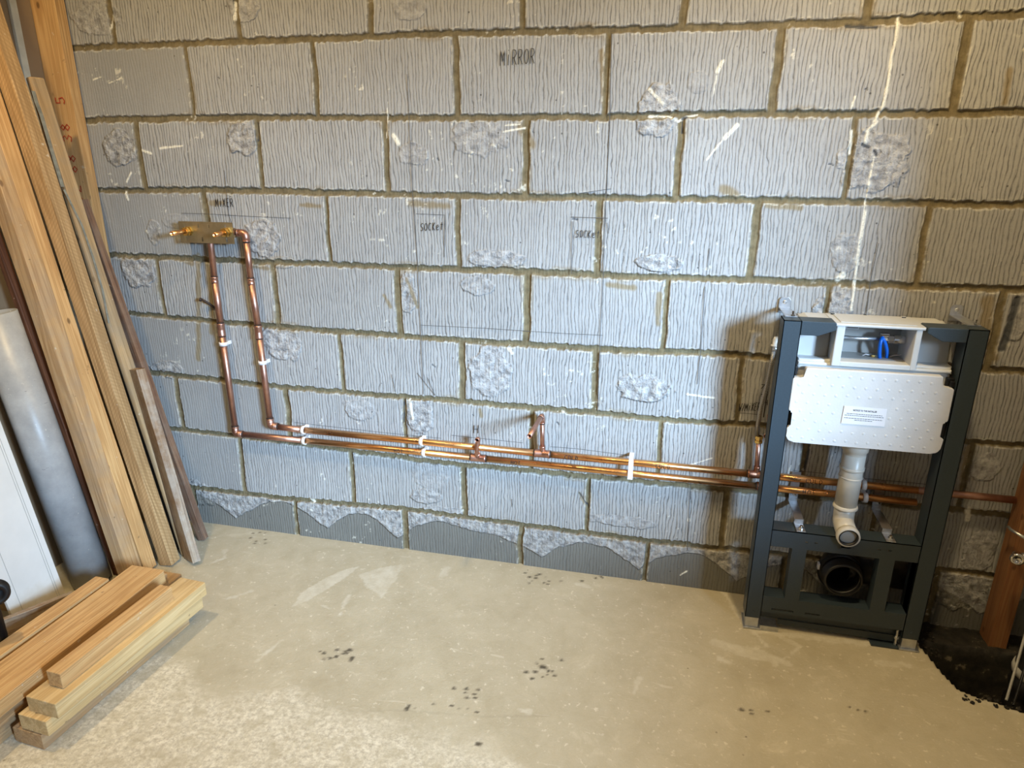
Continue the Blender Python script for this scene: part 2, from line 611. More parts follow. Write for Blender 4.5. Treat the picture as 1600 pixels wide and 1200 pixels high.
def floor_mat():
    t = NT('concrete_floor')
    a1 = t.n('ShaderNodeAttribute')
    a1.attribute_name = 'floor_a'
    s1 = t.n('ShaderNodeSeparateColor')
    t.l(a1.outputs['Color'], s1.inputs[0])
    pale, dark, zone = s1.outputs[0], s1.outputs[1], s1.outputs[2]
    soil = a1.outputs['Alpha']
    v = t.coord()
    big = t.noise(v, 3.2, 5, 0.6)
    mid = t.noise(v, 22, 6, 0.7)
    fine = t.noise(v, 150, 4, 0.7)
    c = t.ramp(big, [(0.3, (0.43, 0.38, 0.27)), (0.7, (0.52, 0.465, 0.34))])
    c = t.mix(t.math('MULTIPLY', t.ramp(mid, [(0.35, (0, 0, 0)), (0.7, (1, 1, 1))]), 0.35), c, (0.56, 0.52, 0.42))
    c = t.mix(t.math('MULTIPLY', fine, 0.35), c, (0.29, 0.27, 0.22))
    mo = t.noise(v, 9, 6, 0.7, 0.6)
    c = t.mix(t.math('MULTIPLY', t.ramp(mo, [(0.48, (0, 0, 0)), (0.66, (1, 1, 1))]), 0.34), c, (0.34, 0.295, 0.20))
    c = t.mix(t.math('MULTIPLY', t.ramp(mo, [(0.30, (1, 1, 1)), (0.42, (0, 0, 0))]), 0.42), c, (0.64, 0.59, 0.47))
    # light crumbs and scuffs
    sp = t.noise(v, 60, 3, 0.6)
    spm = t.math('MULTIPLY', t.ramp(sp, [(0.60, (0, 0, 0)), (0.65, (1, 1, 1))]), t.ramp(mid, [(0.45, (0, 0, 0)), (0.6, (1, 1, 1))]))
    c = t.mix(t.math('MULTIPLY', spm, 0.65), c, (0.70, 0.65, 0.53))
    sv = t.coord(scale=(9, 60, 1))
    sc = t.noise(sv, 1.0, 3, 0.6, 1.5)
    c = t.mix(t.math('MULTIPLY', t.ramp(sc, [(0.68, (0, 0, 0)), (0.71, (1, 1, 1))]), 0.5), c, (0.60, 0.56, 0.46))
    # paler, coarser zone
    zc = t.ramp(t.noise(v, 75, 4, 0.75), [(0.36, (0.42, 0.38, 0.30)), (0.60, (0.70, 0.655, 0.54))])
    zm = t.math('MULTIPLY', zone, t.ramp(mid, [(0.36, (0.25, 0.25, 0.25)), (0.56, (1, 1, 1))]))
    c = t.mix(zm, c, zc)
    c = t.mix(t.math('MULTIPLY', pale, t.ramp(mid, [(0.35, (0.25, 0.25, 0.25)), (0.6, (0.75, 0.75, 0.75))])), c, (0.60, 0.57, 0.48))
    pit = t.n('ShaderNodeTexVoronoi')
    pit.inputs['Scale'].default_value = 26
    t.l(v, pit.inputs['Vector'])
    pm = t.math('MULTIPLY', t.ramp(pit.outputs['Distance'], [(0.05, (1, 1, 1)), (0.09, (0, 0, 0))]), t.ramp(t.noise(v, 6, 2), [(0.6, (0, 0, 0)), (0.66, (1, 1, 1))]))
    c = t.mix(t.math('MULTIPLY', pm, 0.7), c, (0.12, 0.10, 0.07))
    c = t.mix(t.math('MULTIPLY', dark, 0.9), c, (0.055, 0.045, 0.032))
    c = t.mix(soil, c, t.ramp(mid, [(0.4, (0.010, 0.009, 0.008)), (0.60, (0.03, 0.026, 0.02)), (0.68, (0.20, 0.17, 0.12))]))
    n1 = t.bump(mid, 0.5, 0.003)
    n2 = t.bump(fine, 0.6, 0.0014, n1)
    return t.out(c, 0.72, 0, n2, 0.35)


M['block'] = block_mat()
M['floor'] = floor_mat()


# ------------------------------------------------------------------ value noise
def vnoise(x, y, sx, sy, seed):
    rg = np.random.RandomState(seed)
    tb = rg.rand(256, 256)
    u = x * sx + 1000.3
    w = y * sy + 1000.7
    iu = np.floor(u).astype(int)
    iw = np.floor(w).astype(int)
    fu = u - iu
    fw = w - iw
    fu = fu * fu * (3 - 2 * fu)
    fw = fw * fw * (3 - 2 * fw)
    g = lambda a, b: tb[a % 256, b % 256]
    return (g(iu, iw) * (1 - fu) + g(iu + 1, iw) * fu) * (1 - fw) + (g(iu, iw + 1) * (1 - fu) + g(iu + 1, iw + 1) * fu) * fw


_memo = {}


def fbm(x, y, s, seed, octv=4):
    k = (id(x), id(y), x.shape, s, seed, octv)
    if k in _memo and _memo[k][0] is x and _memo[k][1] is y:
        return _memo[k][2]
    v = fbm_raw(x, y, s, seed, octv)
    _memo[k] = (x, y, v)
    return v


def fbm_raw(x, y, s, seed, octv=4, ax=1.0, ay=1.0):
    r = 0
    a = 0.5
    tot = 0
    for o in range(octv):
        r = r + a * vnoise(x, y, s * ax * 2 ** o, s * ay * 2 ** o, seed + o)
        tot += a
        a *= 0.55
    return r / tot


def sstep(e0, e1, x):
    t = np.clip((x - e0) / (e1 - e0), 0, 1)
    return t * t * (3 - 2 * t)


def seg_dist(X, Z, pts):
    """distance to a polyline, worked out only near it"""
    d = np.full(X.shape, 9.0)
    m = 0.06
    xs, zs = X[0], Z[:, 0]
    i0, i1 = np.searchsorted(xs, [min(p[0] for p in pts) - m, max(p[0] for p in pts) + m])
    j0, j1 = np.searchsorted(zs, [min(p[1] for p in pts) - m, max(p[1] for p in pts) + m])
    x, z = X[j0:j1, i0:i1], Z[j0:j1, i0:i1]
    if x.size == 0:
        return d
    w = d[j0:j1, i0:i1]
    for (ax, az), (bx, bz) in zip(pts, pts[1:]):
        vx, vz = bx - ax, bz - az
        L = vx * vx + vz * vz + 1e-12
        t = np.clip(((x - ax) * vx + (z - az) * vz) / L, 0, 1)
        np.minimum(w, np.hypot(x - ax - t * vx, z - az - t * vz), out=w)
    return d


def grid_mesh(name, X, Y, Z):
    nz, nx = X.shape
    me = bpy.data.meshes.new(name)
    me.vertices.add(nx * nz)
    me.vertices.foreach_set('co', np.stack([X, Y, Z], -1).astype(np.float32).ravel())
    i = np.arange(nx * nz).reshape(nz, nx)
    q = np.stack([i[:-1, :-1], i[:-1, 1:], i[1:, 1:], i[1:, :-1]], -1).reshape(-1, 4)
    me.loops.add(q.size)
    me.loops.foreach_set('vertex_index', q.ravel().astype(np.int32))
    me.polygons.add(len(q))
    me.polygons.foreach_set('loop_start', (np.arange(len(q)) * 4).astype(np.int32))
    me.polygons.foreach_set('use_smooth', np.ones(len(q), bool))
    me.update()
    return me


def add_attr(me, name, chans):
    at = me.color_attributes.new(name, 'FLOAT_COLOR', 'POINT')
    at.data.foreach_set('color', np.stack(chans, -1).astype(np.float32).ravel())


# ------------------------------------------------------------------ block wall
BEDS = [
    (1.967, [(0, 1.967)]),
    (1.742, [(-0.892, 1.748), (0.003, 1.749), (0.456, 1.742), (0.908, 1.741), (1.344, 1.744)]),
    (1.517, [(-1.306, 1.523), (-0.905, 1.527), (-0.445, 1.525), (0.002, 1.52), (0.44, 1.519), (0.91, 1.522), (1.358, 1.519)]),
    (1.292, [(-1.29, 1.293), (-0.674, 1.299), (-0.231, 1.295), (0.217, 1.292), (0.673, 1.295), (1.122, 1.294), (1.545, 1.292)]),
    (1.067, [(-1.124, 1.066), (-0.662, 1.063), (-0.211, 1.064), (0.24, 1.065), (0.654, 1.064), (1.121, 1.068), (1.346, 1.069)]),
    (0.842, [(-1.273, 0.852), (-0.898, 0.841), (-0.435, 0.833), (0.004, 0.828), (0.452, 0.829), (0.89, 0.837), (1.6, 0.841)]),
    (0.617, [(-1.218, 0.625), (-0.668, 0.611), (-0.21, 0.612), (0.257, 0.612), (0.667, 0.608), (0.904, 0.614), (1.6, 0.617)]),
    (0.392, [(-1.116, 0.401), (-0.894, 0.396), (-0.42, 0.384), (0.007, 0.374), (0.9, 0.384), (1.657, 0.392)]),
    (0.167, [(-1.128, 0.153), (-0.677, 0.156), (-0.231, 0.171), (0.211, 0.163), (0.656, 0.16), (1.001, 0.167), (1.672, 0.184)]),
    (-0.06, [(0, -0.06)]),
]
PERPS = [
    [-1.155, -0.698, -0.257, 0.202, 0.648, 1.105, 1.55],
    [-0.898, -0.452, 0.004, 0.45, 0.904, 1.349, 1.80],
    [-1.128, -0.672, -0.229, 0.218, 0.666, 1.118, 1.57],
    [-0.9, -0.449, 0.001, 0.446, 0.895, 1.338, 1.79],
    [-1.13, -0.667, -0.211, 0.227, 0.662, 1.116, 1.563],
    [-0.912, -0.438, 0.007, 0.456, 0.902, 1.35, 1.79],
    [-1.126, -0.666, -0.21, 0.248, 0.676, 1.118, 1.573],
    [-0.887, -0.429, 0.006, 0.449, 0.901, 1.35, 1.80],
    [-1.13, -0.677, -0.227, 0.214, 0.66, 1.11, 1.56],
    [-0.9, -0.45, 0, 0.45, 0.9, 1.35, 1.8],
]


def wpx(u, v):
    p = P(u, v)
    return (p.x, p.z)


def build_wall():
    st = 0.003
    xs = np.arange(-1.42, 2.061, st)
    zs = np.arange(-0.165, 2.401, st)
    X, Z = np.meshgrid(xs, zs)
    jag = 0.0035 * (fbm(X, Z, 90, 11, 3) - 0.5) + 0.005 * (fbm(X, Z, 14, 31, 3) - 0.5)
    jagz = 0.007 * (vnoise(X, Z, 105, 20, 5) - 0.5) + 0.006 * (fbm(X, Z, 9, 41, 3) - 0.5)
    bedz = [np.interp(X, [p[0] for p in b[1]], [p[1] for p in b[1]]) for b in BEDS]
    bedz = [np.full(X.shape, 2.192)] + bedz
    perps = [PERPS[1]] + PERPS
    dist = np.full(X.shape, 9.0)       # signed distance from joint centre minus half width
    for k, b in enumerate(bedz):
        hw = 0.0094 + 0.0025 * (vnoise(X, Z * 0, 2.5, 1, 70 + k) - 0.5)
        dist = np.minimum(dist, np.abs(Z - b + jagz) - hw)
    course = np.zeros(X.shape, int)
    for k, b in enumerate(bedz):
        course[Z < b] = k + 1
    tone = np.ones(X.shape)
    groove = np.ones(X.shape)
    rg = np.random.RandomState(7)
    SMOOTH = {(3, 0), (4, 0), (5, 0), (7, 0), (8, 0), (8, 1), (9, 0)}
    off = np.zeros(X.shape)
    for k in range(1, 11):
        m = course == k
        ps = perps[min(k - 1, len(perps) - 1)]
        d = np.full(X.shape, 9.0)
        lean = (Z - 0.9) * 0
        idx = np.zeros(X.shape, int)
        for j, p in enumerate(ps):
            hw = 0.0088 + 0.0050 * (rg.rand() - 0.5)
            wav = 0.007 * (vnoise(X * 0, Z, 1, 16, 200 + 9 * k + j) - 0.5)
            d = np.minimum(d, np.abs(X - p + jag + wav) - hw)
            idx[X > p] = j + 1
        dist = np.where(m, np.minimum(dist, d), dist)
        for j in range(len(ps) + 1):
            mm = m & (idx == j)
            tone[mm] = 0.86 + 0.14 * rg.rand()
            groove[mm] = 0.75 + 0.25 * rg.rand()
            off[mm] = 0.0025 * (rg.rand() - 0.5)
            if (k, j) in SMOOTH:
                groove[mm] = 0.18
                tone[mm] = 0.80
    # the lowest course is smooth and darker at its foot
    low = course >= 10
    groove[low] = 0.35
    mort = 1 - sstep(-0.001, 0.0022, dist)
    # groups of knocked, spalled faces
    spall = np.zeros(X.shape)
    edge = 0.62 * (fbm(X, Z, 30, 51, 4) - 0.5)
    SP = [(188, 232, 28, 30, 1), (382, 218, 26, 29, 1), (412, 372, 28, 30, 1), (215, 425, 27, 26, 1), (745, 215, 48, 30, .6), (1028, 172, 36, 42, .9),
          (1365, 250, 62, 52, .9), (775, 404, 46, 16, .8), (1030, 412, 36, 17, 1), (765, 580, 40, 38, .8), (1008, 606, 46, 23, 1), (655, 650, 22, 30, .9),
          (645, 240, 25, 20, .6), (440, 535, 32, 30, .9), (745, 445, 28, 16, .7), (1300, 482, 34, 26, .9), (262, 578, 28, 14, .8), (300, 770, 40, 20, .9),
          (637, 460, 14, 34, .8), (675, 740, 30, 30, .35), (560, 640, 26, 16, .6), (1320, 395, 26, 34, .6), (1540, 730, 26, 24, .8), (1530, 860, 30, 34, .7),
          (150, 30, 40, 30, .7), (380, 10, 26, 26, .8), (665, 775, 26, 12, .8), (440, 410, 24, 10, .5), (1480, 930, 45, 22, .8), (975, 815, 60, 9, .6),
          (700, 800, 50, 8, .6), (275, 345, 20, 12, .3), (240, 365, 12, 22, .5), (640, 12, 30, 22, .5), (1590, 500, 18, 40, .6), (1090, 130, 18, 20, .3)]
    for u, v, ru, rv, a in SP:
        cx, cz = wpx(u, v)
        rx = abs(wpx(u + ru, v)[0] - cx)
        rz = abs(wpx(u, v + rv)[1] - cz)
        q = np.hypot((X - cx) / rx, (Z - cz) / rz)
        spall = np.maximum(spall, a * (1 - sstep(0.88, 1.0, q + edge)))
    # rough rendered band with a wavy lower edge along the lowest course
    wave = 0.045 + 0.085 * np.abs(np.sin(X * 8.5 + 3.0 * vnoise(X, Z * 0, 2.2, 1, 88))) + 0.035 * (fbm(X, Z * 0, 14, 90, 4) - 0.5)
    band = low * sstep(-0.0015, 0.0015, Z - wave) * (X > -1.3)
    spall = np.maximum(spall, band * 0.9)
    tone = np.where(low & (band < 0.5), 0.12, np.where(low, 0.8, tone))
    mort_tone = 0
    # mortar smears spilling over the block edges and brown stains
    brown = np.zeros(X.shape)
    BR = [([(330, 318), (350, 316)], .012), ([(640, 318), (700, 322)], .016), ([(815, 200), (830, 225)], .02), ([(940, 80), (945, 160)], .012),
          ([(1130, 295), (1150, 305)], .018), ([(1200, 320), (1250, 325)], .012), ([(635, 435), (652, 480)], .009), ([(600, 462), (610, 480)], .008),
          ([(1030, 460), (1028, 505)], .013), ([(950, 445), (990, 450)], .013), ([(310, 400), (310, 560)], .014), ([(470, 320), (500, 322)], .01),
          ([(330, 420), (330, 520)], .012), ([(280, 405), (300, 412)], .012), ([(385, 412), (420, 420)], .012), ([(1545, 470), (1530, 570)], .022),
          ([(1515, 700), (1505, 760)], .018), ([(1570, 160), (1578, 110)], .012), ([(750, 640), (752, 650)], .01), ([(905, 770), (920, 798)], .005),
          ([(1540, 470), (1552, 560)], .02), ([(395, 440), (398, 480)], .014), ([(318, 470), (340, 482)], .005), ([(1480, 175), (1490, 165)], .008)]
    for pts, w in BR:
        d = seg_dist(X, Z, [wpx(*p) for p in pts]) + 0.010 * (fbm(X, Z, 40, 61, 3) - 0.5)
        brown = np.maximum(brown, 1 - sstep(w * 0.3, w, d))
    smear = sstep(0.62, 0.75, fbm(X, Z, 7, 66, 4)) * (1 - sstep(0.0, 0.012, dist - 0.004))
    brown = np.maximum(brown, smear * 0.6)
    # splashes and runs
    white = np.zeros(X.shape)
    WH = [([(1404, 28), (1400, 60), (1393, 85), (1388, 130), (1380, 165), (1366, 190)], .0042), ([(1370, 190), (1356, 205), (1352, 225)], .005), ([(1366, 245), (1355, 300), (1346, 360)], .0022),
          ([(1352, 330), (1340, 400), (1336, 440), (1330, 485)], .0035), ([(1129, 96), (1121, 112)], .005), ([(1120, 118), (1114, 150)], .0012),
          ([(1152, 196), (1132, 216)], .006), ([(1128, 220), (1104, 250)], .002), ([(1015, 140), (1026, 152), (1036, 162)], .004), ([(1014, 182), (1045, 182), (1060, 190), (1072, 182), (1090, 180)], .0022),
          ([(1331, 205), (1328, 240)], .0035), ([(1310, 436), (1316, 430)], .010), ([(174, 20), (172, 45)], .0015), ([(366, 5), (366, 30)], .005),
          ([(786, 206), (820, 200)], .0022), ([(790, 196), (812, 194)], .0016), ([(615, 212), (622, 224)], .008), ([(606, 160), (603, 215)], .001),
          ([(1074, 616), (1100, 620), (1115, 622)], .0018), ([(795, 545), (800, 552)], .005), ([(1075, 728), (1112, 716)], .0013), ([(205, 270), (198, 285)], .003),
          ([(222, 235), (236, 240)], .004), ([(250, 232), (285, 228)], .003), ([(195, 300), (200, 312)], .004), ([(640, 625), (645, 655)], .004),
          ([(1063, 898), (1073, 892)], .0015),
          ([(1528, 545), (1531, 575), (1522, 600)], .003), ([(1514, 795), (1512, 812)], .008), ([(1500, 20), (1502, 26)], .003), ([(485, 780), (490, 784)], .006),
          ([(170, 130), (190, 122)], .0012), ([(145, 125), (158, 120)], .0012), ([(1336, 150), (1330, 170)], .0015), ([(1235, 728), (1230, 750)], .0012)]
    for pts, w in WH:
        d = seg_dist(X, Z, [wpx(*p) for p in pts]) + 0.004 * (fbm(X, Z, 60, 71, 3) - 0.5)
        white = np.maximum(white, 1 - sstep(w * 0.6, w + 0.0015, d))
    chips = sstep(0.74, 0.80, fbm(X, Z, 55, 75, 4)) * sstep(0.52, 0.66, fbm(X, Z, 5, 77, 2)) * 0.6
    white = np.maximum(white, chips)
    # chalky arrises and rough rims
    white = np.maximum(white, 0.42 * sstep(0.45, 0.62, fbm(X, Z, 75, 79, 3)) * (1 - sstep(0.0005, 0.0030, np.abs(dist - 0.0032))))
    dark = np.zeros(X.shape)
    DK = [([(1323, 41), (1370, 43)], .006), ([(1066, 186), (1072, 184)], .006), ([(1066, 190), (1066, 208)], .003), ([(1348, 226), (1358, 230)], .006), ([(1366, 235), (1370, 242)], .005),
          ([(1296, 256), (1302, 258)], .003), ([(683, 247), (685, 250)], .003), ([(790, 282), (796, 284)], .002), ([(1352, 139), (1356, 140)], .0025),
          ([(895, 342), (902, 343)], .003), ([(1590, 468), (1575, 520), (1566, 545)], .013), ([(905, 770), (922, 797)], .0025), ([(631, 625), (630, 660)], .0028),
          ([(1470, 703), (1471, 704)], .003), ([(870, 660), (873, 664)], .003), ([(402, 192), (402, 220)], .003), ([(340, 120), (343, 123)], .002), ([(675, 570), (680, 574)], .0015),
          ([(738, 648), (740, 650)], .003), ([(1272, 660), (1258, 735)], .004), ([(832, 205), (834, 208)], .002)]
    for pts, w in DK:
        d = seg_dist(X, Z, [wpx(*p) for p in pts]) + 0.003 * (fbm(X, Z, 60, 91, 3) - 0.5)
        dark = np.maximum(dark, 0.9 * (1 - sstep(w * 0.5, w, d)))
    h = off * (1 - mort)
    h = h - 0.0075 * (1 - sstep(-0.003, 0.002, dist))
    h = h + mort * 0.0025 * (fbm(X, Z, 45, 21, 3) - 0.5)
    h = h - (1 - mort) * groove * (1 - spall) * 0.0010 * vnoise(X, Z, 120, 6, 23)
    h = h + spall * (0.009 * (fbm(X, Z, 55, 25, 4) - 0.6))
    h = h + 0.0015 * (fbm(X, Z, 3, 27, 3) - 0.5)
    h = h + white * 0.0015 - 0.004 * dark
    h = np.minimum(h, 0.004)
    me = grid_mesh('wall_back', X, -h, Z)
    add_attr(me, 'wall_a', [mort, spall * (1 - mort), np.clip(white, 0, 1), tone])
    add_attr(me, 'wall_b', [brown, dark, groove * (1 - mort) * (1 - spall), np.ones(X.shape)])
    o = link('wall_back', me, M['block'])
    tag(o, kind='structure')
    return o


wall = build_wall()

# ------------------------------------------------------------------ floor with the broken-out drain pit
HOLE = [(1462, 1012), (1461, 1028), (1466, 1045), (1476, 1062), (1492, 1078), (1515, 1086), (1540, 1090), (1566, 1098), (1600, 1112)]


def build_floor():
    st = 0.006
    xs = np.arange(-1.47, 2.061, st)
    ys = np.arange(-1.44, 0.013, st)
    X, Y = np.meshgrid(xs, ys)
    hp = [P(u, v, 2, 0.0) for u, v in HOLE]
    hx = [1.497, 1.50] + [p.x for p in hp[:0]]
    # front lip of the pit as y(x)
    lx = [p.x for p in hp if True]
    pts = sorted([(p.x, p.y) for p in hp])
    jag = 0.02 * (fbm(X, Y, 22, 3, 4) - 0.5)
    front = np.interp(X, [1.48, 1.505, 1.515, 1.535, 1.57, 1.62, 1.68, 1.75, 2.1], [-0.10, -0.20, -0.26, -0.32, -0.34, -0.347, -0.375, -0.40, -0.42])
    inside = sstep(-0.004, 0.006, Y - front + jag) * sstep(1.492, 1.506, X + jag)
    depth = inside * (0.018 + 0.28 * (1 - sstep(-0.125, -0.095, Y + 0.6 * jag)))
    bump = 0.012 * (fbm(X, Y, 40, 9, 4) - 0.5)
    Z = -depth + inside * bump + 0.0016 * (fbm(X, Y, 4, 13, 3) - 0.5) * (1 - inside)
    pale = np.zeros(X.shape)
    PL = [([(700, 888), (690, 900)], .010),
          ([(1130, 925), (1165, 975), (1200, 1010)], .006), ([(1120, 1005), (1160, 1015), (1230, 1035)], .018), ([(1180, 985), (1300, 1000), (1420, 1012)], .008), ([(1210, 1040), (1250, 1010), (1200, 985)], .006),
          ([(1125, 1030), (1140, 1035)], .010), ([(545, 930), (530, 960)], .002), ([(440, 1000), (400, 1035)], .0015), ([(810, 1108), (830, 1112)], .006), ([(1370, 1035), (1420, 1040)], .01),
          ([(355, 935), (390, 925)], .008), ([(1000, 1060), (990, 1085)], .004), ([(900, 912), (920, 918)], .008), ([(330, 880), (352, 872), (350, 860)], .002)]
    for p, w in PL:
        q = [P(u, v, 2, 0.0) for u, v in p]
        d = seg_dist(X, Y, [(a.x, a.y) for a in q]) + 0.026 * (fbm(X, Y, 30, 15, 4) - 0.5)
        pale = np.maximum(pale, 1 - sstep(w * 0.7, w + 0.003, d))
    nz = 0.012 * (fbm(X, Y, 35, 33, 4) - 0.5)
    for poly in ([(455, 948), (472, 925), (500, 908), (530, 893), (562, 884), (546, 898), (512, 920), (478, 940)], [(562, 898), (600, 886), (626, 882), (620, 903), (596, 936), (582, 922), (572, 916)],
                 [(1120, 1003), (1180, 1012), (1232, 1036), (1200, 1034), (1150, 1024)]):
        pp = [P(u, v, 2, 0.0) for u, v in poly]
        ins = np.zeros(X.shape, bool)
        Xn, Yn = X + nz, Y + nz
        for a, b in zip(pp, pp[1:] + pp[:1]):
            cr = ((a.y > Yn) != (b.y > Yn)) & (Xn < (b.x - a.x) * (Yn - a.y) / (b.y - a.y + 1e-12) + a.x)
            ins ^= cr
        pale = np.maximum(pale, ins * 1.0)
    dark = np.zeros(X.shape)
    rg = np.random.RandomState(12)
    for u, v, ru, rv, n, r in [(525, 1025, 26, 10, 12, .005), (850, 1045, 30, 16, 15, .005), (720, 1080, 30, 12, 8, .0045), (865, 905, 45, 10, 12, .004), (700, 1105, 60, 10, 5, .003),
                               (1180, 1108, 22, 8, 4, .005), (750, 1163, 3, 3, 2, .005), (395, 840, 20, 10, 10, .004), (1340, 1110, 25, 8, 3, .004), (930, 905, 30, 6, 6, .004), (640, 1106, 10, 3, 3, .005)]:
        for _ in range(n):
            a = P(u + rg.uniform(-ru, ru), v + rg.uniform(-rv, rv), 2, 0.0)
            d = np.hypot((X - a.x) * 0.8, Y - a.y) + 0.006 * (fbm(X, Y, 60, 17, 2) - 0.5)
            dark = np.maximum(dark, 1 - sstep(r * 0.6, r * rg.uniform(1, 1.9), d))
    crack = seg_dist(X, Y, [(p.x, p.y) for p in [P(u, v, 2, 0.0) for u, v in [(400, 1093), (470, 1100), (560, 1112), (620, 1110), (760, 1120), (860, 1118)]]]) + 0.006 * (fbm(X, Y, 12, 19, 3) - 0.5)
    dark = np.maximum(dark, 0.12 * (1 - sstep(0.001, 0.004, crack)))
    edge = np.interp(X, [-0.9, -0.5, 0.0, 0.35, 0.8], [-0.72, -0.80, -0.80, -0.86, -1.1]) + 0.16 * (fbm(X, Y, 5, 23, 4) - 0.5)
    zone = 1 - sstep(-0.03, 0.05, Y - edge)
    soil = np.clip(inside * 1.3, 0, 1)
    crumbs = sstep(0.55, 0.68, fbm(X, Y, 60, 29, 3)) * (1 - sstep(0.0, 0.05, np.abs(Y - front))) * (X > 1.45) * (1 - inside)
    pale = np.maximum(pale, crumbs)
    me = grid_mesh('floor', X, Y, Z)
    add_attr(me, 'floor_a', [pale * (1 - inside), dark * (1 - inside), zone, soil])
    o = link('floor', me, M['floor'])
    tag(o, kind='structure')
    bm = bmesh.new()
    box(bm, (-1.47, -4.0, -0.05), (2.06, -1.44, 0.0))
    bm_obj('floor_slab', bm, M['floor'], o)
    # soil right under the pit and closing the slab edge
    bm = bmesh.new()
    box(bm, (-1.47, -1.5, -0.50), (2.06, 0.02, -0.34))
    bm_obj('subsoil', bm, M['dirt'], o)


build_floor()

# ------------------------------------------------------------------ rest of the room shell
bm = bmesh.new()
box(bm, (-1.47, -4.0, -0.02), (-1.41, 0.0, 2.42))
o = bm_obj('wall_left', bm, M['tan'])
tag(o, kind='structure')
bm = bmesh.new()
# right-hand wall with its window opening
WY0, WY1, WZ0, WZ1 = -2.85, -1.24, 1.00, 1.90
box(bm, (2.06, -4.0, -0.02), (2.16, WY0, 2.42))
box(bm, (2.06, WY1, -0.3), (2.16, 0.03, 2.42))
box(bm, (2.06, WY0, -0.02), (2.16, WY1, WZ0))
box(bm, (2.06, WY0, WZ1), (2.16, WY1, 2.42))
o = bm_obj('wall_right', bm, M['plaster'])
tag(o, kind='structure')
bm = bmesh.new()
for a, b in (((2.05, WY0, WZ0), (2.17, WY0 + 0.04, WZ1)), ((2.05, WY1 - 0.04, WZ0), (2.17, WY1, WZ1)), ((2.05, WY0, WZ0), (2.17, WY1, WZ0 + 0.04)), ((2.05, WY0, WZ1 - 0.04), (2.17, WY1, WZ1))):
    box(bm, a, b)
o = bm_obj('window_1', bm, M['poly_white'])
tag(o, kind='structure')
bm = bmesh.new()
box(bm, (-1.47, -4.08, -0.02), (2.16, -4.0, 2.42))
o = bm_obj('wall_front', bm, M['plaster'])
tag(o, kind='structure')
bm = bmesh.new()
box(bm, (-1.47, -4.08, 2.40), (2.16, 0.05, 2.46))
o = bm_obj('ceiling', bm, M['ceil'])
tag(o, kind='structure')

# ------------------------------------------------------------------ timber
def lumber(name, label, cat, mat, origin, axis, side, w, d, length, group=None, bev=0.0018, wob=0.0012, seed=0, taper=0.0, ends=0.0):
    """timber with its length along local z; origin = corner of its foot; side = direction of local x (width w); d = size along local y"""
    L = Vector(axis).normalized()
    X = Vector(side)
    X = (X - L * X.dot(L)).normalized()
    Y = L.cross(X)
    mw = Matrix((X, Y, L)).transposed().to_4x4()
    mw.translation = Vector(origin)
    bm = bmesh.new()
    box(bm, (0, 0, 0), (w, d, length))
    n = max(2, int(length / 0.08))
    for k in range(1, n):
        z = length * k / n
        bmesh.ops.bisect_plane(bm, geom=bm.verts[:] + bm.edges[:] + bm.faces[:], plane_co=(0, 0, z), plane_no=(0, 0, 1))
    rg = random.Random(seed * 17 + 3)
    ph = [rg.uniform(0, 6.28) for _ in range(4)]
    edges = [e for e in bm.edges if e.calc_face_angle(0) > 1.0]
    bmesh.ops.bevel(bm, geom=edges, offset=bev, segments=2, profile=0.5, affect='EDGES')
    for v in bm.verts:
        z = v.co.z
        v.co.x += wob * math.sin(z * 5 + ph[0]) + rg.uniform(-1, 1) * 0.0002
        v.co.y += wob * math.sin(z * 4 + ph[1]) + rg.uniform(-1, 1) * 0.0002
        if ends and (z < 0.01 or z > length - 0.01):
            v.co.z += rg.uniform(-1, 1) * ends
    o = bm_obj(name, bm, mat, None, False, mw)
    tag(o, label, cat, group)
    return o


def leaner(name, label, mat, x0, y0, y1, thick, s, dy, length, seed, z0=0.0, cat='timber', **kw):
    """timber standing on the floor and tilting towards the left wall; x0 = foot of its room-side face"""
    L = Vector((-s, dy, 1)).normalized()
    return lumber(name, label, cat, mat, (x0, y0, thick * s + z0 + 0.001), L, (-1, 0, -s), thick, y0 - y1, length, seed=seed, **kw) if False else \
        lumber(name, label, cat, mat, (x0 - thick, y0, 0.001 + z0), L, (1, 0, s), thick, y1 - y0, length, seed=seed, **kw)


# studs of the left partition
def stud(y0, y1, label, mat='pine_dull'):
    o = lumber('wall_stud', label, 'stud', M[mat], (-1.409, y0, 0.0), (0, 0, 1), (1, 0, 0), 0.094, y1 - y0, 2.398, seed=int(-y0 * 100), wob=0.0003)
    return o


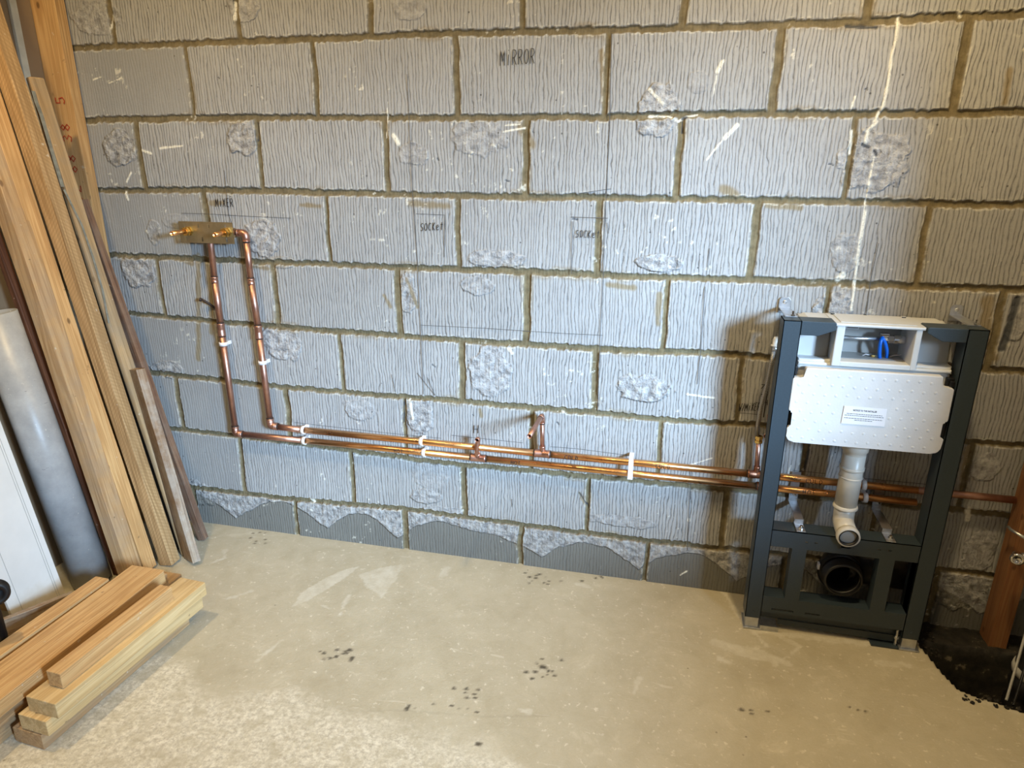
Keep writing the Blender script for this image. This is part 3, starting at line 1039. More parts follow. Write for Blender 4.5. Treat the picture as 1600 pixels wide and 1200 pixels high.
st = stud(-0.047, -0.006, 'upright pine stud in the left corner, red numbers stamped on its side', 'pine')
stud(-0.647, -0.602, 'upright pine wall stud hidden behind the leaning timbers')
bm = bmesh.new()
GL = {
    'M': [[(0, 0), (0.1, 1), (0.5, 0.25), (0.9, 1), (1, 0)]], 'i': [[(0.5, 0), (0.5, 0.7)], [(0.46, 0.95), (0.54, 1.0)]], 'I': [[(0.5, 0), (0.5, 1)]],
    'R': [[(0.1, 0), (0.1, 1), (0.7, 0.95), (0.85, 0.72), (0.6, 0.5), (0.1, 0.45)], [(0.4, 0.47), (0.95, 0)]],
    'O': [[(0.5 + 0.42 * math.cos(a * 0.6), 0.5 + 0.48 * math.sin(a * 0.6)) for a in range(0, 11)] + [(0.92, 0.5)]],
    'X': [[(0.05, 0), (0.9, 1)], [(0.1, 1), (0.9, 0)]], 'E': [[(0.85, 1), (0.15, 1), (0.1, 0), (0.85, 0)], [(0.12, 0.5), (0.7, 0.5)]],
    'S': [[(0.85, 0.9), (0.5, 1), (0.2, 0.85), (0.2, 0.6), (0.75, 0.4), (0.8, 0.15), (0.5, 0), (0.1, 0.1)]],
    'C': [[(0.85, 0.85), (0.5, 1), (0.15, 0.75), (0.12, 0.3), (0.45, 0), (0.85, 0.12)]],
    'K': [[(0.15, 0), (0.15, 1)], [(0.8, 1), (0.2, 0.45), (0.85, 0)]], 't': [[(0.5, 1), (0.5, 0)], [(0.15, 0.7), (0.85, 0.72)]], 'T': [[(0.5, 1), (0.5, 0)], [(0.05, 1), (0.95, 1)]],
    'e': [[(0.15, 0.35), (0.8, 0.4), (0.6, 0.7), (0.2, 0.6), (0.15, 0.15), (0.5, 0), (0.85, 0.12)]],
    'H': [[(0.12, 0), (0.12, 1)], [(0.88, 0), (0.88, 1)], [(0.12, 0.5), (0.88, 0.5)]], 'L': [[(0.15, 1), (0.15, 0), (0.85, 0.03)]],
    'D': [[(0.15, 0), (0.15, 1), (0.7, 0.8), (0.85, 0.45), (0.6, 0.08), (0.15, 0)]], 'W': [[(0, 1), (0.25, 0), (0.5, 0.7), (0.75, 0), (1, 1)]], '/': [[(0.2, 0), (0.8, 1)]],
    '8': [[(0.5, 0.52), (0.2, 0.75), (0.5, 1), (0.8, 0.75), (0.5, 0.52), (0.15, 0.25), (0.5, 0), (0.85, 0.25), (0.5, 0.52)]], '3': [[(0.15, 0.9), (0.6, 1), (0.8, 0.75), (0.4, 0.52), (0.85, 0.3), (0.6, 0), (0.1, 0.1)]],
    '5': [[(0.8, 1), (0.2, 1), (0.2, 0.55), (0.7, 0.6), (0.8, 0.2), (0.4, 0), (0.1, 0.12)]], '2': [[(0.15, 0.8), (0.5, 1), (0.8, 0.75), (0.15, 0), (0.9, 0)]], '.': [[(0.45, 0), (0.55, 0.06)]], ' ': [],
}


def strokes(text, wch):
    """list of polylines in letter units, advance wch per letter"""
    out = []
    for i, c in enumerate(text):
        for s in GL[c]:
            q = []
            for a, b in zip(s, s[1:]):
                m = max(1, int(max(abs(b[0] - a[0]), abs(b[1] - a[1])) / 0.25))
                q += [(a[0] + (b[0] - a[0]) * k / m, a[1] + (b[1] - a[1]) * k / m) for k in range(m)]
            q.append(s[-1])
            out.append([((i + 0.12 + 0.76 * x) * wch, y) for x, y in q])
    return out


def put(bm, text, o, dx, dz, w, nrm=(0, -1, 0)):
    """text starting at o, running to o+dx, letter height vector dz"""
    o, dx, dz = Vector(o), Vector(dx), Vector(dz)
    for s in strokes(text, 1.0 / len(text)):
        ribbon(bm, [o + dx * x + dz * y for x, y in s], w, nrm)


# stamp reads upwards along the stud
for k, chs in enumerate(('8', '2', '8', '8', '3', '8', '5')):
    bm = bmesh.new()
    put(bm, chs, (-1.345, -0.0492, 1.245 + (0, 0.035, 0.10, 0.135, 0.20, 0.235, 0.32)[k]), (0.0, 0, 0.036), (-0.035, 0, 0), 0.0045)
    bm_obj('red_stamp', bm, M['redink'], st)

leaner('wooden_board', 'thin rust-brown board leaning nearest the block wall', M['board_rust'], -1.0, -0.128, -0.101, 0.028, 0.172, -0.043, 1.285, 1, cat='board')
ar = Vector((-0.925, -0.292, 0.0))
sd = Vector((0.86, -0.51, 0.0))
lumber('wooden_board', 'short weathered grey-edged board leaning second from the block wall', 'board', M['board_old'], ar - sd * 0.085 + Vector((0, 0, 0.001)), (-0.170, 0.035, 1), (0.86, -0.51, 0.17), 0.085, 0.029, 0.722, seed=2, ends=0.004)
leaner('pine_plank', 'leaning grey-stained pine plank with a rounded top, third from the block wall', M['pine_grey'], -1.0, -0.238, -0.186, 0.020, 0.150, -0.016, 1.645, 3, cat='plank', bev=0.006)
lumber('pale_batten', 'pale painted upright batten fixed to the tan board behind the leaning planks', 'batten', M['pale'], (-1.409, -0.134, 0.0), (0, 0, 1), (1, 0, 0), 0.012, 0.025, 2.398, seed=4, wob=0.0002)
leaner('gap_shade_board', 'near-black board added as the shade in the gap behind the short weathered board', M['gap_shade'], -1.055, -0.245, -0.130, 0.014, 0.165, -0.02, 1.30, 44, cat='board')  # added board, its black is the shade of the gap
leaner('sawn_batten', 'tall leaning pine batten with diagonal saw marks', M['pine_saw'], -1.001, -0.310, -0.264, 0.050, 0.140, -0.020, 2.1, 5, cat='timber')
leaner('sawn_batten', 'middle tall leaning batten, its lit face flush beside the saw-marked one', M['pine'], -1.056, -0.371, -0.316, 0.048, 0.140, -0.016, 2.2, 6, cat='timber')
leaner('sawn_batten', 'leftmost tall leaning pine batten with a greyish shaded side', M['dirty_pine'], -1.057, -0.432, -0.375, 0.050, 0.140, -0.004, 2.2, 7, cat='timber')
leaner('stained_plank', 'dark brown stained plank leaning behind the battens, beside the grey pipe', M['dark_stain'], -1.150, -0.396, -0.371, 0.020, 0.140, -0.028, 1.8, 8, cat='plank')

# grey sap stain running down the third plank
gp = bpy.data.objects['pine_plank']


def on_plank(u, v):
    d = CR * ((u - 800) / F) + CD * ((v - 600) / F) + CF
    t = (-1.0 - 0.15 * CP.z - CP.x + 0.0032) / (d.x + 0.15 * d.z)
    return CP + d * t


bm = bmesh.new()
ribbon(bm, [on_plank(*q) for q in ((52, 142), (56, 158), (64, 178), (72, 205), (84, 246), (98, 292))], 0.013, (1, 0, 0.15))
bm_obj('grey_stain', bm, M['sap'], gp)
bm = bmesh.new()
ribbon(bm, [on_plank(*q) for q in ((100, 296), (113, 322), (128, 352), (146, 404), (160, 452), (170, 505))], 0.008, (1, 0, 0.15))
bm_obj('grey_stain', bm, M['sap'], gp)

# big grey soil pipe
bm = bmesh.new()
tube(bm, [(-1.208, -0.448, 0.012), (-1.300, -0.496, 0.955)], 0.059, 48, inner=0.0555)
o = bm_obj('soil_pipe', bm, M['grey_pipe'], None, True)
tag(o, 'fat scuffed grey plastic pipe leaning against the left wall', 'pipe')

# white cladding sheet
def sheet_at(y, z):
    return -1.12 - 0.14 * z


L = Vector((-0.14, -0.012, 1)).normalized()
o = lumber('cladding_board', 'white plastic cladding board leaning at the left edge of the photo', 'board', M['white_board'], (-1.211, -0.735, 0.003), L, (1, 0, 0.14), 0.010, 0.178, 1.05, seed=9, wob=0.0002, bev=0.001)
bm = bmesh.new()
for yy in (0.034, 0.150, 0.157):
    box(bm, (0.0100, yy, 0.004), (0.0106, yy + 0.0012, 1.045))
g = bm_obj('groove', bm, M['inside'])
g.parent = o
tag(g, 'thin grey groove line')

# ---------------------------------------------------------------- stack of offcuts on the floor
def flat(name, label, mat, near, far, w, z0, t, seed, side=-1, group=None, cat='timber', **kw):
    """timber lying flat: near/far = floor points of its right-hand lower edge, it spreads to the left by w"""
    a = Vector((near[0], near[1], z0 + 0.0005))
    b = Vector((far[0], far[1], z0 + 0.0005))
    ax = b - a
    X = Vector((ax.y, -ax.x, 0)).normalized()     # to the right
    return lumber(name, label, cat, mat, a - X * w + Vector((0, 0, t)), ax, X, w, t, ax.length, group, seed=seed, **kw) if False else \
        lumber(name, label, cat, mat, a - X * w, ax, X, w, -t, ax.length, group, seed=seed, **kw)


def flat(name, label, mat, near, far, w, z0, t, seed, cat='timber', **kw):
    a = Vector((near[0], near[1], z0 + 0.0004))
    b = Vector((far[0], far[1], z0 + 0.0004))
    ax = b - a
    R = Vector((ax.y, -ax.x, 0)).normalized()
    # local x = up, local y = ax x up = R  -> starts at the left edge
    return lumber(name, label, cat, mat, a - R * w, ax, (0, 0, 1), t, w, ax.length, seed=seed, **kw)


flat('timber_offcut', 'bottom offcut of the right-hand stack, resting on the concrete', M['dirty_pine'], (-0.763, -1.069), (-0.728, -0.569), 0.094, 0.0, 0.0445, 21)
flat('timber_offcut', 'second offcut up in the right-hand stack, with a black knot on its side', M['pine_new'], (-0.738, -1.068), (-0.700, -0.533), 0.090, 0.045, 0.0445, 22)
flat('timber_offcut', 'third offcut up in the right-hand stack, bright clean pine', M['pine_new'], (-0.716, -1.052), (-0.683, -0.528), 0.094, 0.090, 0.0445, 23)
flat('timber_offcut', 'narrow short offcut lying on top of the right-hand stack', M['pine'], (-0.738, -1.006), (-0.719, -0.626), 0.044, 0.135, 0.0445, 24)
flat('timber_plank', 'wide orange pine plank on top of the left-hand stack', M['pine'], (-0.842, -1.30), (-0.836, -0.520), 0.124, 0.105, 0.045, 25, ends=0.004)
flat('timber_plank', 'middle plank of the left-hand stack, under the wide orange plank', M['dirty_pine'], (-0.872, -1.34), (-0.868, -0.475), 0.110, 0.054, 0.050, 26, ends=0.003)
flat('timber_plank', 'bottom plank of the left-hand stack, lying on the concrete', M['dirty_pine'], (-0.888, -1.36), (-0.878, -0.405), 0.095, 0.0, 0.0535, 27, ends=0.003)
flat('timber_plank', 'narrow pine plank lying left of the wide orange plank', M['pine'], (-0.985, -1.34), (-0.972, -0.600), 0.052, 0.106, 0.044, 28, ends=0.003)
flat('timber_block', 'low block of timber under the narrow left plank', M['dirty_pine'], (-0.992, -1.30), (-0.990, -0.640), 0.045, 0.0, 0.1055, 29)
flat('board_on_edge', 'dark-faced board standing on edge in front of the white cladding', M['board_old'], (-1.265, -1.02), (-1.055, -0.655), 0.018, 0.0, 0.122, 30, cat='board')
# gloomy odds and ends behind the white board
bm = bmesh.new()
tube(bm, [(-1.34, -0.54, 0.02), (-1.37, -0.56, 0.30), (-1.385, -0.56, 0.5)], 0.022, 16)
o = bm_obj('pipe_offcut', bm, M['black'], None, True)
tag(o, 'black pipe offcut in the dark gap between white board and grey pipe', 'pipe')
bm = bmesh.new()
c = P(-9, 922, 0, -1.02)
lathe(bm, c, (0.8, -0.6, 0.1), [(0.0, 0.014), (0.0, 0.030), (0.010, 0.034), (0.020, 0.030), (0.028, 0.034), (0.036, 0.030), (0.036, 0.018), (-0.02, 0.014), (0.0, 0.014)], 28)
o = bm_obj('hose_end', bm, M['black'], None, True)
tag(o, 'round black hose end at the left edge beside the white cladding', 'hose')
c0 = c.copy()
bm = bmesh.new()
tube(bm, [c0, c0 + Vector((-0.03, 0.01, -0.04)), Vector((c0.x - 0.035, c0.y + 0.015, 0.11))], 0.012, 14)
bm_obj('hose_tail', bm, M['black'], o, True)

# ---------------------------------------------------------------- copper pipework
R22, R15 = 0.0112, 0.0076
YP = -0.032
hot = empty('hot_water_pipe', (-0.87, YP, 0.423), 'lower copper pipe marked HOT, rising left to the mixer plate', 'pipe')
cold = empty('cold_water_pipe', (-0.72, YP, 0.464), 'upper copper pipe marked COLD, rising left to the mixer plate', 'pipe')


def pipe(par, pts, r, mat='copper', name='pipe_length', inner=None, corner=None):
    bm = bmesh.new()
    tube(bm, pts, r, 24, inner=inner, corner=corner)
    return bm_obj(name, bm, M[mat], par, True)


def socket(par, c, ax, ln, r, mat='copper_dull', name='coupling', flux=True):
    """soldered socket: swollen ends and burnt flux rings"""
    ax = Vector(ax).normalized()
    bm = bmesh.new()
    h = ln / 2
    lathe(bm, c, ax, [(-h, r), (-h, r * 1.22), (-h + 0.003, r * 1.26), (-h + 0.007, r * 1.16), (-0.002, r * 1.14), (0, r * 1.08), (0.002, r * 1.14), (h - 0.007, r * 1.16), (h - 0.003, r * 1.26), (h, r * 1.22), (h, r)], 24)
    o = bm_obj(name, bm, M[mat], par, True)
    if flux:
        for s in (-1, 1):
            bm = bmesh.new()
            lathe(bm, Vector(c) + ax * s * (h + 0.0012), ax, [(-0.0022, r), (-0.0015, r * 1.12), (0.0015, r * 1.12), (0.0024, r)], 20)
            bm_obj('solder_ring', bm, M['flux'], o, True)
    return o


def elbow(par, a, b, c, r, mat='copper_dull'):
    """bend from a over corner b to c"""
    bm = bmesh.new()
    a, b, c = Vector(a), Vector(b), Vector(c)
    d1, d2 = (a - b).normalized(), (c - b).normalized()
    tube(bm, [b + d1 * 0.028, b, b + d2 * 0.028], r * 1.17, 22, corner=0.018)
    for d in (d1, d2):
        lathe(bm, b + d * 0.028, d, [(-0.003, r * 1.17), (-0.003, r * 1.27), (0.0, r * 1.27), (0.001, r)], 22)
    o = bm_obj('elbow', bm, M[mat], par, True)
    for d in (d1, d2):
        bm = bmesh.new()
        lathe(bm, b + d * 0.0305, d, [(-0.0022, r), (-0.0015, r * 1.13), (0.0015, r * 1.13), (0.0024, r)], 20)
        bm_obj('solder_ring', bm, M['flux'], o, True)
    return o


def tee(par, c, ax, up, r, r2, mat='copper_dull'):
    o = socket(par, c, ax, 0.052, r, mat, 'tee')
    bm = bmesh.new()
    lathe(bm, c, up, [(0.0, r2 * 1.2), (r * 1.5, r2 * 1.2), (r * 1.5 + 0.008, r2 * 1.3), (r * 1.5 + 0.011, r2 * 1.3), (r * 1.5 + 0.011, r2)], 20)
    bm_obj('branch', bm, M[mat], o, True)
    return o


HZ = 0.4225
CZ = 0.4640
XE = 1.455
hb = Vector((-0.872, YP, HZ))
cb = Vector((-0.722, YP, CZ + 0.004))
PLX0, PLX1, PLZ0, PLZ1 = -0.974, -0.767, 1.127, 1.198
# risers (oxidised, pinkish; weaker reflections are put into the colour too)
pipe(hot, [(-0.872, YP, HZ + 0.02), (-0.876, YP, 0.83)], R22, 'copper_dull')
pipe(hot, [(-0.876, YP, 0.83), (-0.876, YP, 1.00)], R22, 'copper_dull')
pipe(hot, [(-0.876, YP, 1.00), (-0.872, YP, 1.162), (-0.925, YP, 1.165)], R22 * 0.93, 'copper_dull', corner=0.03)
elbow(hot, (-0.872, YP, 0.6), hb, (0, YP, HZ), R22)
socket(hot, (-0.876, YP, 0.822), (0, 0, 1), 0.046, R22)
socket(hot, (-0.8765, YP, 1.0), (0, 0, 1), 0.020, R22 * 0.9)
pipe(cold, [(-0.722, YP, CZ + 0.02), (-0.727, YP, 0.83)], R22, 'copper_dull')
pipe(cold, [(-0.727, YP, 0.83), (-0.734, YP, 1.00)], R22, 'copper_dull')
pipe(cold, [(-0.734, YP, 1.00), (-0.7345, YP, 1.142)], R22 * 0.93, 'copper_dull')
ce = (-0.7345, YP, 1.163)
elbow(cold, (-0.7345, YP, 1.0), ce, (-0.85, YP, 1.163), R22 * 0.93)
pipe(cold, [(-0.752, YP, 1.163), (-0.785, YP, 1.166)], R22 * 0.93, 'copper_dull')
elbow(cold, (-0.722, YP, 0.6), cb, (0, YP, CZ), R22)
socket(cold, (-0.7275, YP, 0.822), (0, 0, 1), 0.046, R22)
socket(cold, (-0.7340, YP, 1.0), (0, 0, 1), 0.020, R22 * 0.9)
# mains
HT, CT, WT = 0.070, 0.293, 0.978
pipe(hot, [(-0.852, YP, HZ), (-0.60, YP, HZ)], R22, 'copper_dull')
pipe(hot, [(-0.60, YP, HZ), (HT, YP, HZ)], R22)
pipe(hot, [(HT, YP, HZ), (1.0, YP, HZ - 0.001)], R22)
pipe(hot, [(1.0, YP, HZ - 0.001), (XE - 0.012, YP, HZ - 0.002)], R22)
pipe(cold, [(-0.70, YP, CZ + 0.003), (-0.60, YP, CZ)], R22, 'copper_dull')
pipe(cold, [(-0.60, YP, CZ), (CT, YP, CZ - 0.002)], R22)
pipe(cold, [(CT, YP, CZ - 0.002), (WT, YP, CZ - 0.002)], R22)
pipe(cold, [(WT, YP, CZ - 0.002), (1.44, YP, CZ - 0.003)], R22)
pipe(cold, [(1.44, YP, CZ - 0.003), (1.700, YP, CZ - 0.004)], R22, 'copper_dull')
# tees with stubs
tee(hot, (HT, YP, HZ), (1, 0, 0), (0, -0.55, 0.83), R22, R15)
e = P(745, 688, 1, -0.074)
pipe(hot, [(HT, YP - 0.010, HZ + 0.010), (HT, -0.056, HZ + 0.035), (e.x, -0.055, e.z), e], R15, 'copper_dull', 'stub', inner=0.0062, corner=0.012)
tee(cold, (CT, YP, CZ - 0.002), (1, 0, 0), (0, 0, 1), R22, R15)
e2 = P(827, 682, 0, 0.287)
zt = e2.z - 0.004
pipe(cold, [(CT, YP, CZ + 0.012), (CT - 0.003, YP, zt - 0.012)], R15, 'copper_dull', 'stub')
elbow(cold, (CT, YP, 0.5), (CT - 0.003, YP, zt), (CT - 0.005, -0.2, zt), R15)
pipe(cold, [(CT - 0.003, YP - 0.012, zt), e2], R15, 'copper_dull', 'stub', inner=0.0062)
tee(cold, (WT, YP, CZ - 0.002), (1, 0, 0), (0, 0, 1), R22, R15, 'copper_dark')
pipe(cold, [(WT, YP, CZ + 0.015), (WT - 0.006, YP, 0.578)], R15, 'copper_dull', 'stub')
bm = bmesh.new()
lathe(bm, (WT - 0.006, YP, 0.570), (0, 0, 1), [(0, R15), (0, 0.0125), (0.008, 0.0125), (0.009, 0.010), (0.012, 0.010), (0.013, 0.0125), (0.022, 0.0125), (0.022, 0.006)], 6)
bm_obj('compression_nut', bm, M['brass'], cold)
# second riser by the frame, from the hot main up to the open washing-machine stub
pipe(hot, [(1.012, YP - 0.026, HZ + 0.01), (0.998, YP - 0.026, 0.60), (0.990, YP - 0.026, 0.672)], R15, 'copper_dull', 'stub')
tee(hot, (1.010, YP, HZ), (1, 0, 0), (0, -0.8, 0.6), R22, R15, 'copper_dark')
socket(hot, (0.995, YP - 0.026, 0.612), (-0.1, 0, 1), 0.04, R15, 'copper_dull', 'tee')
pipe(hot, [(0.995, YP - 0.026, 0.610), P(1197, 682, 1, YP - 0.056)], R15, 'copper_dull', 'stub', inner=0.0062)


# ink words on the pipes
def pipe_text(par, text, x, z, wd, h, r=R22):
    bm = bmesh.new()
    for s in strokes(text, 1.0 / len(text)):
        pts = []
        for a, b in s:
            dz = (b - 0.5) * h
            pts.append(Vector((x + (a - 0.5) * wd, YP - math.sqrt(max(r * r - dz * dz, 1e-8)) - 0.0005, z + dz)))
        ribbon(bm, pts, 0.0017)
    bm_obj('marker_writing', bm, M['ink'], par)


pipe_text(hot, 'HOT', -0.220, HZ, 0.036, 0.014)
pipe_text(hot, 'HOT', 0.203, HZ, 0.036, 0.014)
pipe_text(cold, 'COLD', 0.392, CZ - 0.002, 0.048, 0.014)
pipe_text(cold, 'COLD', 0.690, CZ - 0.002, 0.048, 0.015)
pipe_text(cold, 'COLD', 1.147, CZ - 0.003, 0.052, 0.015)
pipe_text(hot, 'HOT', 1.137, HZ, 0.040, 0.015)

# mixer backplate
mp = empty('mixer_backplate', (-0.87, -0.05, 1.16), 'yellowish steel mixer plate with two copper stubs, high on the left of the wall', 'mounting plate')
bm = bmesh.new()
hx = []
for i, hxx in enumerate((-0.952, -0.898, -0.858, -0.795)):
    hx.append((hxx - 0.002, hxx + 0.002, 1.176, 1.190))
for i, hxx in enumerate((-0.950, -0.888, -0.795)):
    hx.append((hxx - 0.0025, hxx + 0.0025, 1.133, 1.147))
plate(bm, PLX0, PLX1, PLZ0, PLZ1, -0.0515, -0.050, hx)
bm_obj('steel_sheet', bm, M['plate'], mp)
for (sx, u, v) in ((-0.935, 268, 365), (-0.788, 335, 367)):
    e = P(u, v, 0, sx)
    zc = 1.166
    bm = bmesh.new()
    lathe(bm, (sx, -0.0515, zc), (0, -1, 0), [(0, 0.008), (0, 0.0165), (0.008, 0.0165), (0.009, 0.0125), (0.014, 0.0125), (0.015, 0.015), (0.023, 0.015), (0.024, 0.008)], 6)
    f = bm_obj('brass_fitting', bm, M['brass'], mp)
    bm = bmesh.new()
    tube(bm, [(sx, -0.06, zc), e], 0.0076, 22, inner=0.0062)
    s_ = bm_obj('copper_stub', bm, M['copper'], mp, True)
    bm = bmesh.new()
    lathe(bm, (sx, -0.0495, zc), (0, 1, 0), [(0, 0.015), (0.02, 0.015), (0.022, 0.011), (0.036, 0.011), (0.046, 0.004)], 18)
    bm_obj('brass_elbow', bm, M['brass'], mp, True)


# pipe clips
def clip(c, ax, label, r=R22, wdt=0.013):
    ax = Vector(ax).normalized()
    t = empty('pipe_clip', (c[0], -0.002, c[2]), label, 'pipe clip', 'white plastic pipe clips')
    bm = bmesh.new()
    sd = ax.cross(Vector((0, 1, 0))).normalized()
    ro, ri = r + 0.0042, r + 0.0004
    C = Vector(c)
    prof = []
    for k in range(21):
        a = -math.pi * 0.5 - math.pi * 1.0 + 2 * math.pi * k / 20
        prof.append((math.cos(a), math.sin(a)))
    q = []
    for (ca, sa) in prof:
        row = []
        for rr in (ri, ro):
            for tt in (-wdt / 2, wdt / 2):
                row.append(bm.verts.new(C + sd * ca * rr + Vector((0, sa * rr, 0)) + ax * tt))
        q.append(row)
    for a, b in zip(q, q[1:]):
        for i, j in ((0, 1), (1, 3), (3, 2), (2, 0)):
            bm.faces.new((a[i], a[j], b[j], b[i]))
    bm.faces.new((q[0][0], q[0][1], q[0][3], q[0][2]))
    bm.faces.new((q[-1][0], q[-1][1], q[-1][3], q[-1][2]))
    bm_obj('ring', bm, M['clip'], t, True)
    bm = bmesh.new()
    hgt = abs(c[1]) - r - 0.001
    pts = []
    e1 = sd * (r * 0.75)
    vs = []
    for s1 in (-1, 1):
        for tt in (-wdt / 2, wdt / 2):
            for yy in (-0.001, -hgt):
                vs.append(bm.verts.new(Vector((C.x, yy, C.z)) + e1 * s1 * (1.0 if yy == -hgt else 1.25) + ax * tt))
    for qd in ((0, 1, 3, 2), (4, 6, 7, 5), (0, 4, 5, 1), (2, 3, 7, 6), (0, 2, 6, 4), (1, 5, 7, 3)):
        bm.faces.new([vs[i] for i in qd])
    bm_obj('base', bm, M['clip'], t)
    return t


clip((-0.8745, YP, 0.770), (0, 0, 1), 'white clip holding the left vertical copper pipe')
clip((-0.7250, YP, 0.711), (0, 0, 1), 'white clip holding the right vertical copper pipe')
clip((-0.590, YP, CZ), (1, 0, 0), 'white clip on the upper pipe just right of the left elbows')
clip((-0.590, YP, HZ), (1, 0, 0), 'white clip on the lower pipe just right of the left elbows')
clip((-0.136, YP, CZ), (1, 0, 0), 'white clip on the upper pipe left of the bare stubs')
clip((-0.128, YP, HZ), (1, 0, 0), 'white clip on the lower pipe left of the bare stubs')
clip((1.290, YP, CZ - 0.003), (1, 0, 0), 'white clip on the upper pipe seen through the toilet frame')
clip((1.300, YP, HZ - 0.003), (1, 0, 0), 'white clip on the lower pipe seen through the toilet frame')
# strap across both pipes
bm = bmesh.new()
zt_, zb_ = CZ + 0.019, HZ - 0.017
prism(bm, [(0.580, zb_), (0.597, zb_ + 0.001), (0.596, zt_), (0.581, zt_)], YP - R22 - 0.0035, YP - R22 - 0.0008, 0.0006)
box(bm, (0.581, YP - R22 - 0.002, zt_ - 0.004), (0.596, -0.001, zt_))
box(bm, (0.581, YP - R22 - 0.002, zb_), (0.596, -0.001, zb_ + 0.004))
o = bm_obj('pipe_strap', bm, M['clip'])
tag(o, 'white plastic strap across both copper pipes left of the toilet frame', 'pipe strap')
# nails and bits of wire in the wall
for (u0, v0, u1, v1, lab) in ((314, 467, 338, 483, 'small rusty wall tie poking out beside the left riser'),):
    bm = bmesh.new()
    a = P(u0, v0, 1, -0.03)
    b = P(u1, v1, 1, 0.0)
    tube(bm, [a, (a + b) / 2 + Vector((0, 0, 0.003)), b], 0.004, 10)
    tube(bm, [a + Vector((0, 0, 0.004)), a - Vector((0.002, 0.004, 0.008))], 0.004, 8)
    o = bm_obj('wall_tie', bm, M['flux'], None, True)
    tag(o, lab, 'wall tie')

# ---------------------------------------------------------------- pencil setting-out marks on the wall
def wl(pts, y=-0.0028):
    return [P(u, v, 1, y) for u, v in pts]


PEN = [[(636, 116), (645, 310), (653, 420), (657, 500), (658, 528), (662, 616)], [(956, 52), (952, 210), (947, 311), (943, 424), (938, 527), (934, 635)],
       [(657, 508), (760, 513), (818, 517), (880, 521), (942, 524)], [(650, 334), (695, 336), (694, 402)], [(892, 339), (950, 341)], [(895, 346), (893, 428)], [(949, 348), (951, 365)],
       [(283, 333), (320, 334), (390, 338), (455, 341)], [(350, 266), (354, 300), (357, 335), (361, 347)], [(1373, 380), (1360, 440), (1354, 490)], [(1109, 388), (1106, 422)], [(1102, 448), (1096, 535), (1090, 600)],
       [(460, 660), (520, 667), (600, 676), (690, 685)], [(705, 680), (760, 686), (817, 692)], [(860, 698), (900, 701), (985, 712)], [(1240, 735), (1290, 740)], [(1345, 747), (1452, 757)],
       [(1155, 645), (1188, 648)], [(652, 583), (680, 618)], [(668, 590), (680, 618)], [(612, 585), (618, 612)], [(800, 780), (800, 792)], [(1080, 735), (1074, 860)], [(905, 302), (955, 295)]]
for l in PEN:
    bm = bmesh.new()
    w_ = wl(l)
    q = []
    for a, b in zip(w_, w_[1:]):
        n = max(1, int((b - a).length / 0.02))
        q += [a.lerp(b, k / n) for k in range(n)]
    q.append(w_[-1])
    ribbon(bm, q, 0.0016)
    bm_obj('pencil_line', bm, M['pencil'], wall)
for txt, u0, v0, u1, v1, h in (('MiRROR', 780, 103, 836, 99, 0.040), ('MiXER', 336, 323, 365, 323, 0.027), ('SOCKet', 656, 361, 693, 359, 0.024), ('SOCKet', 898, 371, 937, 372, 0.022),
                               ('W/MiXER', 1153, 643, 1187, 641, 0.026), ('H', 738, 677, 749, 677, 0.030)):
    bm = bmesh.new()
    a, b = P(u0, v0, 1, -0.003), P(u1, v1, 1, -0.003)
    put(bm, txt, a, b - a, (0.002, 0, h), 0.0021)
    bm_obj('marker_writing', bm, M['ink'], wall)
bm = bmesh.new()
a = P(1190, 598, 1, -0.003)
put(bm, 'KiT', a, (0.004, 0, -0.075), (0.02, 0, 0), 0.0022)
bm_obj('marker_writing', bm, M['ink'], wall)

# ---------------------------------------------------------------- concealed toilet frame and cistern
fr = empty('toilet_frame', (1.223, -0.15, 0.0), 'dark slate steel wall frame for a hung toilet, standing against the block wall', 'toilet frame')
XL0, XL1, XR0, XR1 = 0.975, 1.021, 1.424, 1.472
YF, YB = -0.180, -0.120
ZT = 0.990


def fpart(name, fn, mat='frame', par=None, smooth=False):
    bm = bmesh.new()
    fn(bm)
    return bm_obj(name, bm, M[mat], par or fr, smooth)


def up_l(bm):
    box(bm, (XL0, YF, 0.040), (XL1, YF + 0.002, ZT))
    box(bm, (XL0, YF, 0.040), (XL0 + 0.002, YB, ZT))
    box(bm, (XL1 - 0.002, YF, 0.040), (XL1, YB, ZT))
    box(bm, (XL0, YB - 0.002, 0.040), (XL1, YB, ZT))
    box(bm, (XL0, YF, ZT - 0.002), (XL1, YB, ZT))
    lathe(bm, ((XL0 + XL1) / 2, YF + 0.0005, 0.062), (0, -1, 0), [(0, 0.004), (0.0015, 0.004), (0.002, 0.0)], 12)


def up_r(bm):
    box(bm, (XR0, YF, 0.040), (XR1, YF + 0.002, ZT))
    box(bm, (XR0, YF, 0.040), (XR0 + 0.002, YB, ZT))
    box(bm, (XR1 - 0.002, YF, 0.040), (XR1, YB, ZT))
    box(bm, (XR0, YB - 0.002, 0.040), (XR1, YB, ZT))
    box(bm, (XR0, YF, ZT - 0.002), (XR1, YB, ZT))
    lathe(bm, ((XR0 + XR1) / 2, YF + 0.0005, 0.062), (0, -1, 0), [(0, 0.004), (0.0015, 0.004), (0.002, 0.0)], 12)


fpart('upright', up_l)
fpart('upright', up_r)
fpart('top_arm', lambda bm: prism(bm, [(XL1, ZT), (1.106, ZT), (1.109, ZT - 0.003), (1.109, 0.969), (1.068, 0.951), (XL1, 0.951)], YF, YB, 0.0015))
fpart('top_arm', lambda bm: prism(bm, [(XR0, ZT), (XR0, 0.954), (1.368, 0.954), (1.329, 0.975), (1.329, ZT - 0.003), (1.332, ZT)], YF, YB, 0.0015))

